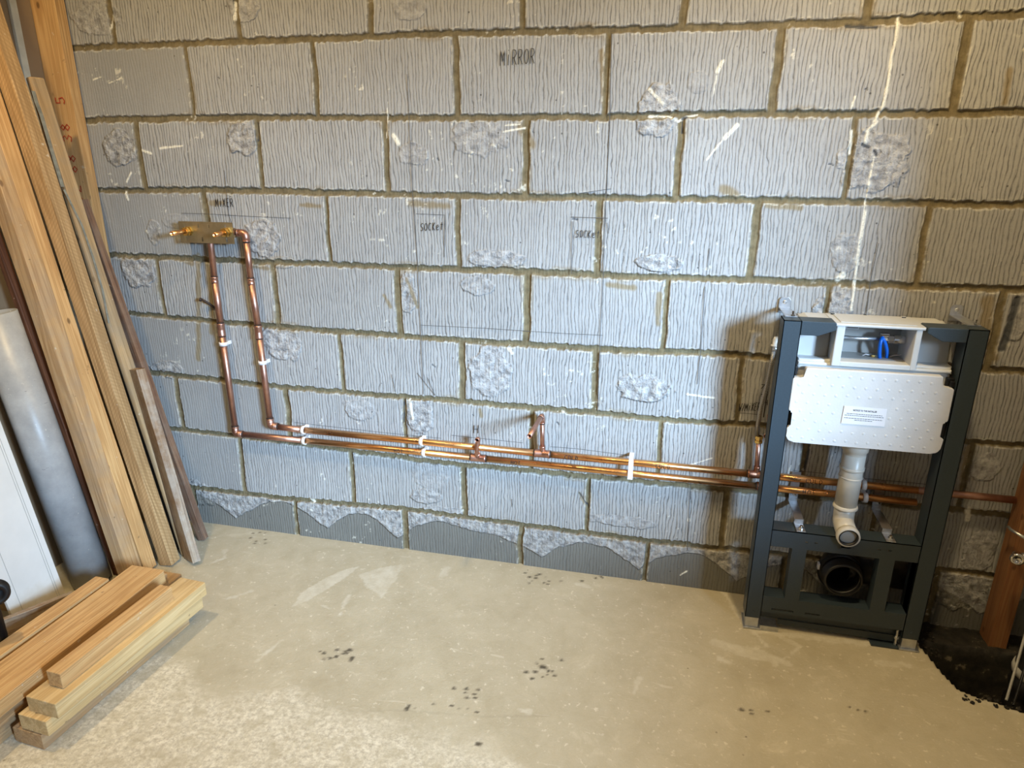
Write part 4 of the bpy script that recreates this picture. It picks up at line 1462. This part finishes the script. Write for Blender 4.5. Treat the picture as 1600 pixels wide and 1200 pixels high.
O1 = (1.021, 1.083, 0.123, 0.299)
O2 = (1.124, 1.323, 0.121, 0.299)
O3 = (1.364, 1.424, 0.123, 0.299)
SL1 = (1.049, 1.114, 0.076, 0.082)
SL2 = (1.147, 1.191, 0.076, 0.082)
HOL = [(1.142, 1.150, 0.3235, 0.3275), (1.116, 1.124, 0.3225, 0.3265), (1.313, 1.322, 0.3255, 0.3295), (1.341, 1.350, 0.3265, 0.3305)]


def face(bm):
    plate(bm, XL1, XR0, 0.066, 0.354, YF + 0.001, YF + 0.003, [O1, O2, O3, SL1, SL2] + HOL)
    # folded-back lips
    box(bm, (XL1, YF + 0.001, 0.352), (XR0, YB, 0.354))
    for o_ in (O1, O2, O3):
        box(bm, (o_[0], YF + 0.003, o_[2] - 0.002), (o_[1], YB - 0.005, o_[2]))
        box(bm, (o_[0], YF + 0.003, o_[3]), (o_[1], YB - 0.02, o_[3] + 0.002))
        box(bm, (o_[1], YF + 0.003, o_[2]), (o_[1] + 0.002, YB - 0.02, o_[3]))
        box(bm, (o_[0] - 0.002, YF + 0.003, o_[2]), (o_[0], YB - 0.02, o_[3]))


fpart('lower_panel', face)


def botrail(bm):
    box(bm, (XL1, YF + 0.022, 0.034), (XR0, YF + 0.025, 0.066))
    prism(bm, [(1.076, 0.034), (1.44, 0.034), (1.44, 0.010), (1.076, 0.016)], YF + 0.018, YF + 0.021)


fpart('bottom_rail', botrail)


def foot(x0, x1):
    def f(bm):
        box(bm, (x0 + 0.004, YF + 0.002, 0.006), (x1 - 0.004, YB - 0.002, 0.058))
        box(bm, (x0 - 0.002, YF - 0.006, 0.0005), (x1 + 0.006, YB + 0.01, 0.0055), 0.0015)
    return f


ft = fpart('foot', foot(XL0, XL1), 'galv')
fpart('foot_plate', lambda bm: (box(bm, (XL1 + 0.002, YF - 0.004, 0.006), (1.077, YF - 0.001, 0.018)), box(bm, (XL1 + 0.002, YF - 0.004, 0.0005), (1.077, YB, 0.005))), 'galv', ft)
ft = fpart('foot', foot(XR0, XR1), 'galv')
fpart('foot_plate', lambda bm: (box(bm, (1.345, YF - 0.004, 0.0005), (XR0 - 0.002, YB, 0.005)), box(bm, (1.345, YF + 0.028, 0.005), (XR0 - 0.004, YF + 0.032, 0.04))), 'frame', ft)
fpart('jacking_bolt', lambda bm: (lathe(bm, (1.414, YF + 0.010, 0.006), (0, 0, 1), [(0, 0.0), (0, 0.0035), (0.055, 0.0035), (0.055, 0.0)], 12), lathe(bm, (1.414, YF + 0.010, 0.030), (0, 0, 1), [(0, 0.0), (0, 0.007), (0.006, 0.007), (0.006, 0)], 6)), 'galv', ft)
fpart('pipe_rest', lambda bm: (box(bm, (1.212, YF - 0.010, 0.326), (1.238, YF + 0.001, 0.331)), box(bm, (1.212, YF - 0.010, 0.322), (1.238, YF - 0.008, 0.337))), 'frame')


def topbracket(x0, x1, lab):
    def f(bm):
        zt0 = 1.022
        pts = [(x0, 0.976), (x1, 0.976), (x1, zt0 - 0.008), (x1 - 0.004, zt0 - 0.002), (x1 - 0.009, zt0), (x0 + 0.009, zt0), (x0 + 0.004, zt0 - 0.002), (x0, zt0 - 0.008)]
        prism(bm, pts, -0.0065, -0.0045, 0.0006)
        box(bm, (x0, -0.135, 0.9905), (x1, -0.0045, 0.9930), 0.0005)
        lathe(bm, ((x0 + x1) / 2, -0.0064, zt0 - 0.014), (0, -1, 0), [(0, 0.0055), (0.001, 0.0055), (0.0025, 0.003), (0.0025, 0.0)], 12)
    br = fpart('wall_bracket', f, 'galv')
    fpart('bracket_bolt', lambda bm: lathe(bm, ((x0 + x1) / 2 + 0.004, YB - 0.012, 0.993), (0, 0, 1), [(0, 0.0), (0, 0.006), (0.004, 0.006), (0.0045, 0.003), (0.014, 0.003), (0.014, 0)], 6), 'chrome', br)


topbracket(0.984, 1.016, '')
topbracket(1.436, 1.468, '')


def lowbracket(xc, skew):
    def f(bm):
        w = 0.013
        plate(bm, xc - w + skew * 0.0, xc + w, 0.372, 0.472, -0.008, -0.0055, [(xc - 0.004, xc + 0.004, 0.438, 0.464)])
        box(bm, (xc - w, -0.128, 0.3705), (xc + w, -0.0055, 0.373))
        prism(bm, [(xc - w, 0.373), (xc + w, 0.373), (xc + w, 0.386), (xc - w, 0.386)], -0.010, -0.008)
        box(bm, (xc - w, -0.178, 0.3555), (xc + w, -0.118, 0.3582), 0.0008)
        box(bm, (xc - w, -0.131, 0.3560), (xc + w, -0.128, 0.373))
    br = fpart('wall_bracket', f, 'galv')
    fpart('bracket_bolt', lambda bm: lathe(bm, (xc + 0.002, -0.160, 0.358), (0, 0, 1), [(0, 0), (0, 0.0075), (0.004, 0.0075), (0.005, 0.004), (0.010, 0.004), (0.010, 0)], 14), 'chrome', br)
    fpart('bracket_bolt', lambda bm: lathe(bm, (xc, -0.0100, 0.400), (0, -1, 0), [(0, 0), (0, 0.007), (0.006, 0.007), (0.007, 0)], 6), 'chrome', br)


lowbracket(1.101, 0)
lowbracket(1.345, 0)

# cistern
ci = empty('cistern', (1.223, -0.10, 0.64), 'white plastic concealed cistern with polystyrene front, hung in the slate frame', 'cistern')


def cpart(name, fn, mat='poly_white', par=None, smooth=False, label=None):
    bm = bmesh.new()
    fn(bm)
    o = bm_obj(name, bm, M[mat], par or ci, smooth)
    if label:
        tag(o, label)
    return o


HX0, HX1, HZ0, HZ1 = 1.112, 1.322, 0.868, 0.986      # hatch housing


def tank(bm):
    # shoulders, with rounded tops, back sheet and lower belly
    prism(bm, [(1.026, 0.860), (1.112, 0.860), (1.112, 0.986), (1.050, 0.986), (1.036, 0.980), (1.028, 0.968)], -0.116, -0.030, 0.006)
    prism(bm, [(1.322, 0.860), (1.418, 0.860), (1.416, 0.968), (1.408, 0.980), (1.392, 0.986), (1.322, 0.986)], -0.116, -0.030, 0.006)
    box(bm, (1.034, -0.050, 0.66), (1.412, -0.030, 0.98))
    prism(bm, [(1.030, 0.700), (1.030, 0.880), (1.416, 0.880), (1.412, 0.830), (1.412, 0.700), (1.385, 0.655), (1.060, 0.655)], -0.150, -0.045, 0.006)


def housing(bm):
    ox0, ox1, oz0, oz1 = 1.134, 1.306, 0.882, 0.978
    box(bm, (HX0, -0.171, HZ0), (ox0, -0.045, HZ1), 0.003)
    box(bm, (ox1, -0.171, HZ0), (HX1, -0.045, HZ1), 0.003)
    box(bm, (ox0 - 0.002, -0.1706, HZ0 + 0.0004), (ox1 + 0.002, -0.130, oz0), 0.002)
    prism(bm, [(HX0 - 0.006, 0.979), (HX1 + 0.006, 0.979), (HX1 + 0.006, 0.987), (HX0 - 0.006, 0.987)], -0.174, -0.034, 0.003)
    box(bm, (HX0 + 0.012, -0.155, 0.987), (HX1 - 0.012, -0.048, 0.9885), 0.0006)
    for xx in (HX0 + 0.014, HX1 - 0.014):
        box(bm, (xx - 0.006, -0.052, 0.987), (xx + 0.006, -0.044, 0.990), 0.001)


tk = cpart('tank', tank)
hs = cpart('access_housing', housing)
cpart('clip_hole', lambda bm: box(bm, (HX0 + 0.006, -0.056, 0.9872), (HX0 + 0.016, -0.052, 0.9905)), 'black', hs)
cpart('clip_hole', lambda bm: box(bm, (HX1 - 0.022, -0.062, 0.9872), (HX1 - 0.012, -0.058, 0.9905)), 'black', hs)
cpart('clip_hole', lambda bm: box(bm, (1.208, -0.046, 0.9870), (1.214, -0.036, 0.9890)), 'black', hs)
cpart('inner_wall', lambda bm: (box(bm, (1.1345, -0.060, 0.8825), (1.3055, -0.052, 0.9785)), box(bm, (1.1345, -0.130, 0.8820), (1.3055, -0.056, 0.8832))), 'inside', hs)
cpart('ledge', lambda bm: prism(bm, [(1.030, 0.862), (1.414, 0.862), (1.414, 0.872), (1.030, 0.872)], -0.158, -0.100, 0.004))


def rounded(pts, r):
    out = []
    n = len(pts)
    for i in range(n):
        a, b, c = Vector(pts[i - 1]), Vector(pts[i]), Vector(pts[(i + 1) % n])
        d1, d2 = (a - b), (c - b)
        k = min(r, d1.length * 0.45, d2.length * 0.45)
        p0, p1 = b + d1.normalized() * k, b + d2.normalized() * k
        for s in range(4):
            t = s / 3
            q = p0 * (1 - t) ** 2 + b * 2 * t * (1 - t) + p1 * t * t
            out.append((q.x, q.y))
    return out


PAN = [(1.048, 0.861), (1.388, 0.861), (1.389, 0.830), (1.420, 0.829), (1.421, 0.735), (1.407, 0.733), (1.407, 0.688), (1.421, 0.686), (1.416, 0.650), (1.400, 0.640), (1.036, 0.640), (1.021, 0.652),
       (1.020, 0.684), (1.029, 0.687), (1.031, 0.731), (1.018, 0.733), (1.018, 0.831), (1.048, 0.831)]


def front(bm):
    prism(bm, rounded(PAN, 0.006), -0.182, -0.159, 0.0025)
    rg = random.Random(5)
    for i in range(14):
        for j in range(8):
            x = 1.035 + i * 0.0285 + (j % 2) * 0.014
            z = 0.655 + j * 0.0265 + rg.uniform(-.002, .002)
            if x > 1.405 or z > 0.85 or (1.148 < x < 1.275 and 0.700 < z < 0.765) or (x > 1.38 and z > .82) or (x < 1.05 and z > .82):
                continue
            lathe(bm, (x, -0.1818, z), (0, -1, 0), [(0, 0.0045), (0.0006, 0.0038), (0.0010, 0.002), (0.0011, 0.0)], 10)


sty = cpart('polystyrene_cover', front, 'styro', label='bumpy white polystyrene front cover')


def paper(bm):
    prism(bm, [(1.158, 0.709), (1.268, 0.709), (1.267, 0.760), (1.159, 0.761)], -0.1842, -0.1836)


lb = cpart('notice_label', paper, 'paper', sty)


def text_mesh(body, x, z, width, height, y, mat, par, bold=0.0):
    cu = bpy.data.curves.new('lettering', 'FONT')
    cu.body = body
    cu.size = 1.0
    cu.offset = bold
    ob = bpy.data.objects.new('lettering', cu)
    COL.objects.link(ob)
    bpy.context.view_layer.update()
    me = bpy.data.meshes.new_from_object(ob.evaluated_get(bpy.context.evaluated_depsgraph_get()))
    bpy.data.objects.remove(ob)
    n = len(me.vertices)
    a = np.empty(n * 3, np.float32)
    me.vertices.foreach_get('co', a)
    a = a.reshape(-1, 3)
    mn, mx = a.min(0), a.max(0)
    out = np.zeros_like(a)
    out[:, 0] = x + (a[:, 0] - (mn[0] + mx[0]) / 2) / (mx[0] - mn[0]) * width
    out[:, 1] = y
    out[:, 2] = z + (a[:, 1] - (mn[1] + mx[1]) / 2) / (mx[1] - mn[1]) * height
    me.vertices.foreach_set('co', out.ravel())
    me.update()
    return link('lettering', me, mat, par)


text_mesh('NOTICE TO THE INSTALLER', 1.213, 0.7500, 0.060, 0.0050, -0.1845, M['ink'], lb, 0.02)
bm = bmesh.new()
rg = random.Random(2)
for z, xa, xb in ((0.7395, 1.168, 1.258), (0.7345, 1.163, 1.262), (0.7265, 1.163, 1.260), (0.7215, 1.190, 1.236)):
    x = xa
    while x < xb:
        w = rg.uniform(0.002, 0.007)
        ribbon(bm, [(x, -0.1845, z), (min(x + w, xb), -0.1845, z)], 0.0016)
        x += w + 0.0011
bm_obj('small_print', bm, M['pencil'], lb)

# small sticker and fill hose inside the hatch
cpart('sticker', lambda bm: prism(bm, [(1.160, 0.950), (1.196, 0.950), (1.196, 0.958), (1.160, 0.958)], -0.0612, -0.0604), 'paper', hs)
bm = bmesh.new()
for k in range(9):
    ribbon(bm, [(1.165 + k * 0.0032, -0.0616, 0.954), (1.167 + k * 0.0032, -0.0616, 0.954)], 0.0035)
bm_obj('sticker_print', bm, M['pencil'], hs)
cpart('braided_inlet_hose', lambda bm: tube(bm, [(1.128, -0.095, 0.934), (1.18, -0.098, 0.932), (1.25, -0.100, 0.935)], 0.0055, 14), 'galv', hs, True)
cpart('inlet_valve', lambda bm: (tube(bm, [(1.248, -0.100, 0.935), (1.262, -0.100, 0.935)], 0.0075, 14), lathe(bm, (1.262, -0.100, 0.935), (1, 0, 0), [(0, 0.006), (0, 0.0115), (0.014, 0.0115), (0.014, 0.006)], 6),
                                 tube(bm, [(1.276, -0.100, 0.935), (1.304, -0.100, 0.935)], 0.013, 18), box(bm, (1.240, -0.112, 0.943), (1.262, -0.090, 0.952), 0.002)), 'chrome', hs)
cpart('blue_hose', lambda bm: (tube(bm, [(1.244, -0.112, 0.942), (1.240, -0.118, 0.925), (1.243, -0.115, 0.90), (1.248, -0.112, 0.879)], 0.0048, 14, corner=0.01),
                               tube(bm, [(1.244, -0.112, 0.942), (1.256, -0.106, 0.925), (1.266, -0.104, 0.90), (1.267, -0.104, 0.879)], 0.0048, 14, corner=0.01)), 'blue', hs, True)
cpart('yellow_tap', lambda bm: box(bm, (1.226, -0.112, 0.8835), (1.236, -0.102, 0.890), 0.002), 'brass', hs)
cpart('valve_cord', lambda bm: tube(bm, [(1.205, -0.10, 0.884), (1.214, -0.10, 0.889), (1.226, -0.10, 0.886)], 0.0016, 8), 'paper', hs, True)
cpart('valve_cord', lambda bm: (tube(bm, [(1.270, -0.10, 0.883), (1.285, -0.10, 0.890), (1.304, -0.10, 0.893)], 0.0016, 8)), 'paper', hs, True)
# black fixing clips at the sides
cpart('side_clip', lambda bm: (box(bm, (1.405, -0.160, 0.800), (1.424, -0.135, 0.852), 0.002), box(bm, (1.412, -0.168, 0.828), (1.424, -0.150, 0.845), 0.002)), 'black')
cpart('side_clip', lambda bm: (box(bm, (1.408, -0.172, 0.690), (1.424, -0.150, 0.730), 0.002),), 'black')
cpart('side_clip', lambda bm: (box(bm, (1.021, -0.170, 0.836), (1.030, -0.150, 0.860), 0.002), box(bm, (1.021, -0.165, 0.845), (1.027, -0.140, 0.885), 0.001)), 'black')
cpart('side_clip', lambda bm: (box(bm, (1.021, -0.172, 0.690), (1.031, -0.160, 0.728), 0.002),), 'black')


def flush(bm):
    c = (1.2255, -0.115, 0.0)
    lathe(bm, (c[0], c[1], 0.655), (0, 0, -1), [(0, 0.03), (0, 0.052), (0.012, 0.052), (0.016, 0.050), (0.030, 0.038), (0.034, 0.036), (0.050, 0.035), (0.052, 0.0315)], 36)
    tube(bm, [(c[0], c[1], 0.61), (c[0], c[1], 0.345)], 0.0310, 36)


fl = cpart('flush_pipe', lambda bm: (flush(bm)) if False else (lathe(bm, (1.2255, -0.115, 0.655), (0, 0, -1), [(0, 0.03), (0, 0.050), (0.012, 0.050), (0.016, 0.048), (0.030, 0.038), (0.034, 0.036), (0.048, 0.035), (0.050, 0.0315), (0.06, 0.031)], 36),
                                                               tube(bm, [(1.2255, -0.115, 0.62), (1.2255, -0.115, 0.425)], 0.0310, 36)), 'flush', smooth=True)
cpart('joint_ring', lambda bm: (lathe(bm, (1.2255, -0.115, 0.545), (0, 0, 1), [(0, 0.031), (0.001, 0.0335), (0.010, 0.0335), (0.011, 0.031)], 36), lathe(bm, (1.2255, -0.115, 0.520), (0, 0, 1), [(0, 0.031), (0.001, 0.033), (0.004, 0.033), (0.005, 0.031)], 36)), 'flush', fl, True)
cpart('flush_bend', lambda bm: (tube(bm, [(1.2255, -0.115, 0.428), (1.2255, -0.115, 0.374), (1.2255, -0.185, 0.366)], 0.0290, 36, inner=0.0265, corner=0.05, cseg=10),
                                lathe(bm, (1.2255, -0.115, 0.420), (0, 0, 1), [(0, 0.029), (0.001, 0.0345), (0.004, 0.0345), (0.012, 0.0325), (0.012, 0.029)], 36),
                                lathe(bm, (1.2255, -0.198, 0.3645), (0, 1, 0.1), [(0, 0.0250), (0, 0.0315), (0.012, 0.0325), (0.020, 0.0315), (0.021, 0.028)], 36)), 'flush', fl, True)
cpart('bend_seal', lambda bm: lathe(bm, (1.2255, -0.1985, 0.3645), (0, 1, 0.1), [(0, 0.0250), (0.0, 0.0268), (0.02, 0.0268), (0.021, 0.0245), (0.0, 0.0235), (0, 0.0250)], 30), 'black', fl, True)
cpart('bend_plug', lambda bm: lathe(bm, (1.2255, -0.1900, 0.3655), (0, 1, 0.1), [(0, 0.0), (0, 0.022), (0.001, 0.0240), (0.006, 0.0245)], 30), 'inside', fl, True)

# black soil bend behind the lower panel
sb = empty('soil_bend', (1.24, -0.10, 0.0), 'black plastic soil elbow with an open mouth behind the lower panel', 'waste pipe')
bm = bmesh.new()
tube(bm, [(1.243, -0.150, 0.200), (1.243, -0.062, 0.196), (1.300, -0.062, 0.196)], 0.052, 40, corner=0.05, cseg=8, inner=0.048)
tube(bm, [(1.295, -0.062, 0.196), (1.46, -0.062, 0.190)], 0.050, 36)
bm_obj('elbow', bm, M['black'], sb, True)
bm = bmesh.new()
lathe(bm, (1.243, -0.164, 0.200), (0, 1, 0), [(0, 0.0485), (0, 0.0535), (0.004, 0.0555), (0.022, 0.0555), (0.026, 0.0585), (0.034, 0.0585), (0.036, 0.052)], 40)
lathe(bm, (1.243, -0.120, 0.200), (0, 1, 0), [(0, 0.052), (0, 0.064), (0.014, 0.064), (0.014, 0.052)], 40)
bm_obj('collar', bm, M['black'], sb, True)
bm = bmesh.new()
lathe(bm, (1.243, -0.163, 0.200), (0, 1, 0), [(0.0, 0.0505), (0.0015, 0.0505), (0.020, 0.0475), (0.035, 0.0475), (0.060, 0.047)], 40)
bm_obj('rubber_seal', bm, M['black'], sb, True)
bm = bmesh.new()
lathe(bm, (1.46, -0.062, 0.190), (1, 0, 0), [(-0.02, 0.050), (-0.02, 0.0535), (0.0, 0.0535), (0.012, 0.048), (0.020, 0.030), (0.022, 0.0)], 36)
bm_obj('end_cap', bm, M['black'], sb, True)
bm = bmesh.new()
box(bm, (1.176, -0.125, 0.205), (1.182, -0.110, 0.225), 0.001)
bm_obj('white_catch', bm, M['clip'], sb)
bm = bmesh.new()
box(bm, (1.180, -0.10, 0.02), (1.40, -0.035, 0.07), 0.01)
for i in range(0):
    pass
bm.free()

# flexible hose beside the left upright
fh = empty('flexible_hose', (0.968, -0.032, 0.59), 'braided flexible hose with white cap hanging left of the toilet frame', 'hose')
bm = bmesh.new()
tube(bm, [P(1183, 680, 1, -0.034), P(1184, 664, 1, -0.040), P(1189, 636, 1, -0.05), P(1199, 600, 1, -0.055), P(1205, 572, 1, -0.055), P(1209, 548, 1, -0.05)], 0.0062, 16)
bm_obj('braid', bm, M['hose'], fh, True)
bm = bmesh.new()
tube(bm, [P(1210.5, 548, 1, -0.05), P(1211.5, 541, 1, -0.05)], 0.0085, 14)
bm_obj('crimp', bm, M['galv'], fh, True)
bm = bmesh.new()
a = P(1211.5, 541, 1, -0.05)
lathe(bm, a, (0.02, 0, 1), [(0, 0), (0, 0.013), (0.004, 0.013), (0.005, 0.009), (0.020, 0.010), (0.028, 0.007), (0.030, 0)], 18)
bm_obj('cap', bm, M['flush'], fh, True)
bm = bmesh.new()
tube(bm, [P(1203, 590, 1, -0.03), P(1196, 630, 1, -0.03), P(1193, 652, 1, -0.03)], 0.0016, 8)
bm_obj('pull_wire', bm, M['flux'], fh, True)

# ---------------------------------------------------------------- right edge: post, chrome end, drain, cables
lumber('timber_post', 'reddish brown timber post standing at the right edge of the block wall', 'post', M['red_pine'], (1.706, -0.078, -0.028), (0, 0, 1), (1, 0, 0), 0.050, 0.066, 2.42, seed=41, wob=0.0006)
bm = bmesh.new()
a = P(1580, 828, 1, -0.088)
tube(bm, [Vector((a.x, -0.07, a.z)), a, P(1604, 842, 1, -0.13)], 0.0045, 12)
o = bm_obj('metal_hook', bm, M['galv'], None, True)
tag(o, 'short bright metal hook screwed into the reddish post', 'hook')
bm = bmesh.new()
a = P(1590, 875, 1, -0.16)
lathe(bm, a, (0.35, 1, 0.0), [(0.004, 0.0), (0.004, 0.009), (0.0, 0.010), (0, 0.0155), (0.003, 0.018), (0.009, 0.018), (0.012, 0.015), (0.03, 0.013)], 24)
tube(bm, [a + Vector((0.008, 0.02, 0)), a + Vector((0.06, 0.03, 0.0)), Vector((2.055, -0.13, a.z))], 0.011, 16)
o = bm_obj('chrome_fitting', bm, M['chrome'], None, True)
tag(o, 'round chrome pipe end in front of the reddish post at the right edge', 'pipe fitting')
dp = empty('drain_pipe', (1.745, -0.275, -0.30), 'black drain pipe with flared rim standing in the broken-out pit', 'drain pipe')
bm = bmesh.new()
lathe(bm, (1.745, -0.275, -0.305), (0, 0, 1), [(0, 0.0), (0, 0.066), (0.19, 0.066), (0.205, 0.058), (0.225, 0.066), (0.255, 0.066), (0.27, 0.056), (0.29, 0.060), (0.315, 0.066), (0.34, 0.060), (0.35, 0.052), (0.365, 0.060), (0.395, 0.060), (0.41, 0.052), (0.55, 0.052)], 36)
bm_obj('body', bm, M['black'], dp, True)
bm = bmesh.new()
lathe(bm, (1.745, -0.275, 0.045), (0, 0, 1), [(0, 0.056), (0, 0.064), (0.012, 0.066), (0.024, 0.064), (0.024, 0.056)], 36)
bm_obj('rim', bm, M['inside'], dp, True)
for (q0, q1, m_, lab) in (((1604, 985), (1573, 1092), 'inside', 'pale cable crossing the pit at the bottom right corner'), ((1612, 1010), (1584, 1100), 'black', 'black cable beside the pale one at the bottom right corner')):
    bm = bmesh.new()
    b = P(*q1, 2, 0.004)
    a = P(*q0, 1, b.y + 0.02)
    tube(bm, [b + Vector((-0.003, -0.004, 0)), b, a, a + Vector((0.10, 0.02, 0.30))], 0.0035, 10)
    o = bm_obj('cable', bm, M[m_], None, True)
    tag(o, lab, 'cable')
# rubble at the lip of the pit
rg = random.Random(8)
rub = bmesh.new()
for i in range(60):
    a = rg.random()
    if i < 30:
        c = (1.50 + rg.uniform(-0.004, 0.05), -0.10 + rg.uniform(-0.08, 0.06), -0.002 - rg.uniform(0.0, 0.03))
    else:
        c = (1.56 + rg.uniform(-0.03, 0.12), -0.352 + rg.uniform(-0.02, 0.01), 0.002)
    r = rg.uniform(0.002, 0.006)
    g = bmesh.ops.create_icosphere(rub, subdivisions=1, radius=r, matrix=Matrix.Translation(c))
    for v in g['verts']:
        v.co += Vector((rg.uniform(-1, 1), rg.uniform(-1, 1), rg.uniform(-1, 1))) * r * 0.35
o = bm_obj('rubble', rub, M['floor'])
tag(o, 'loose concrete crumbs along the lip of the broken-out pit', 'rubble', kind='stuff')

# ---------------------------------------------------------------- ceiling downlights (out of view)
for (lx, ly), pw, where in LAMPS:
    bm = bmesh.new()
    lathe(bm, (lx, ly, 2.399), (0, 0, -1), [(0, 0.062), (0.004, 0.062), (0.006, 0.055), (0.004, 0.05), (0, 0.05)], 28)
    o = bm_obj('ceiling_downlight', bm, M['chrome'], None, True)
    tag(o, 'small round chrome downlight in the ceiling ' + where, 'ceiling light', 'ceiling downlights')
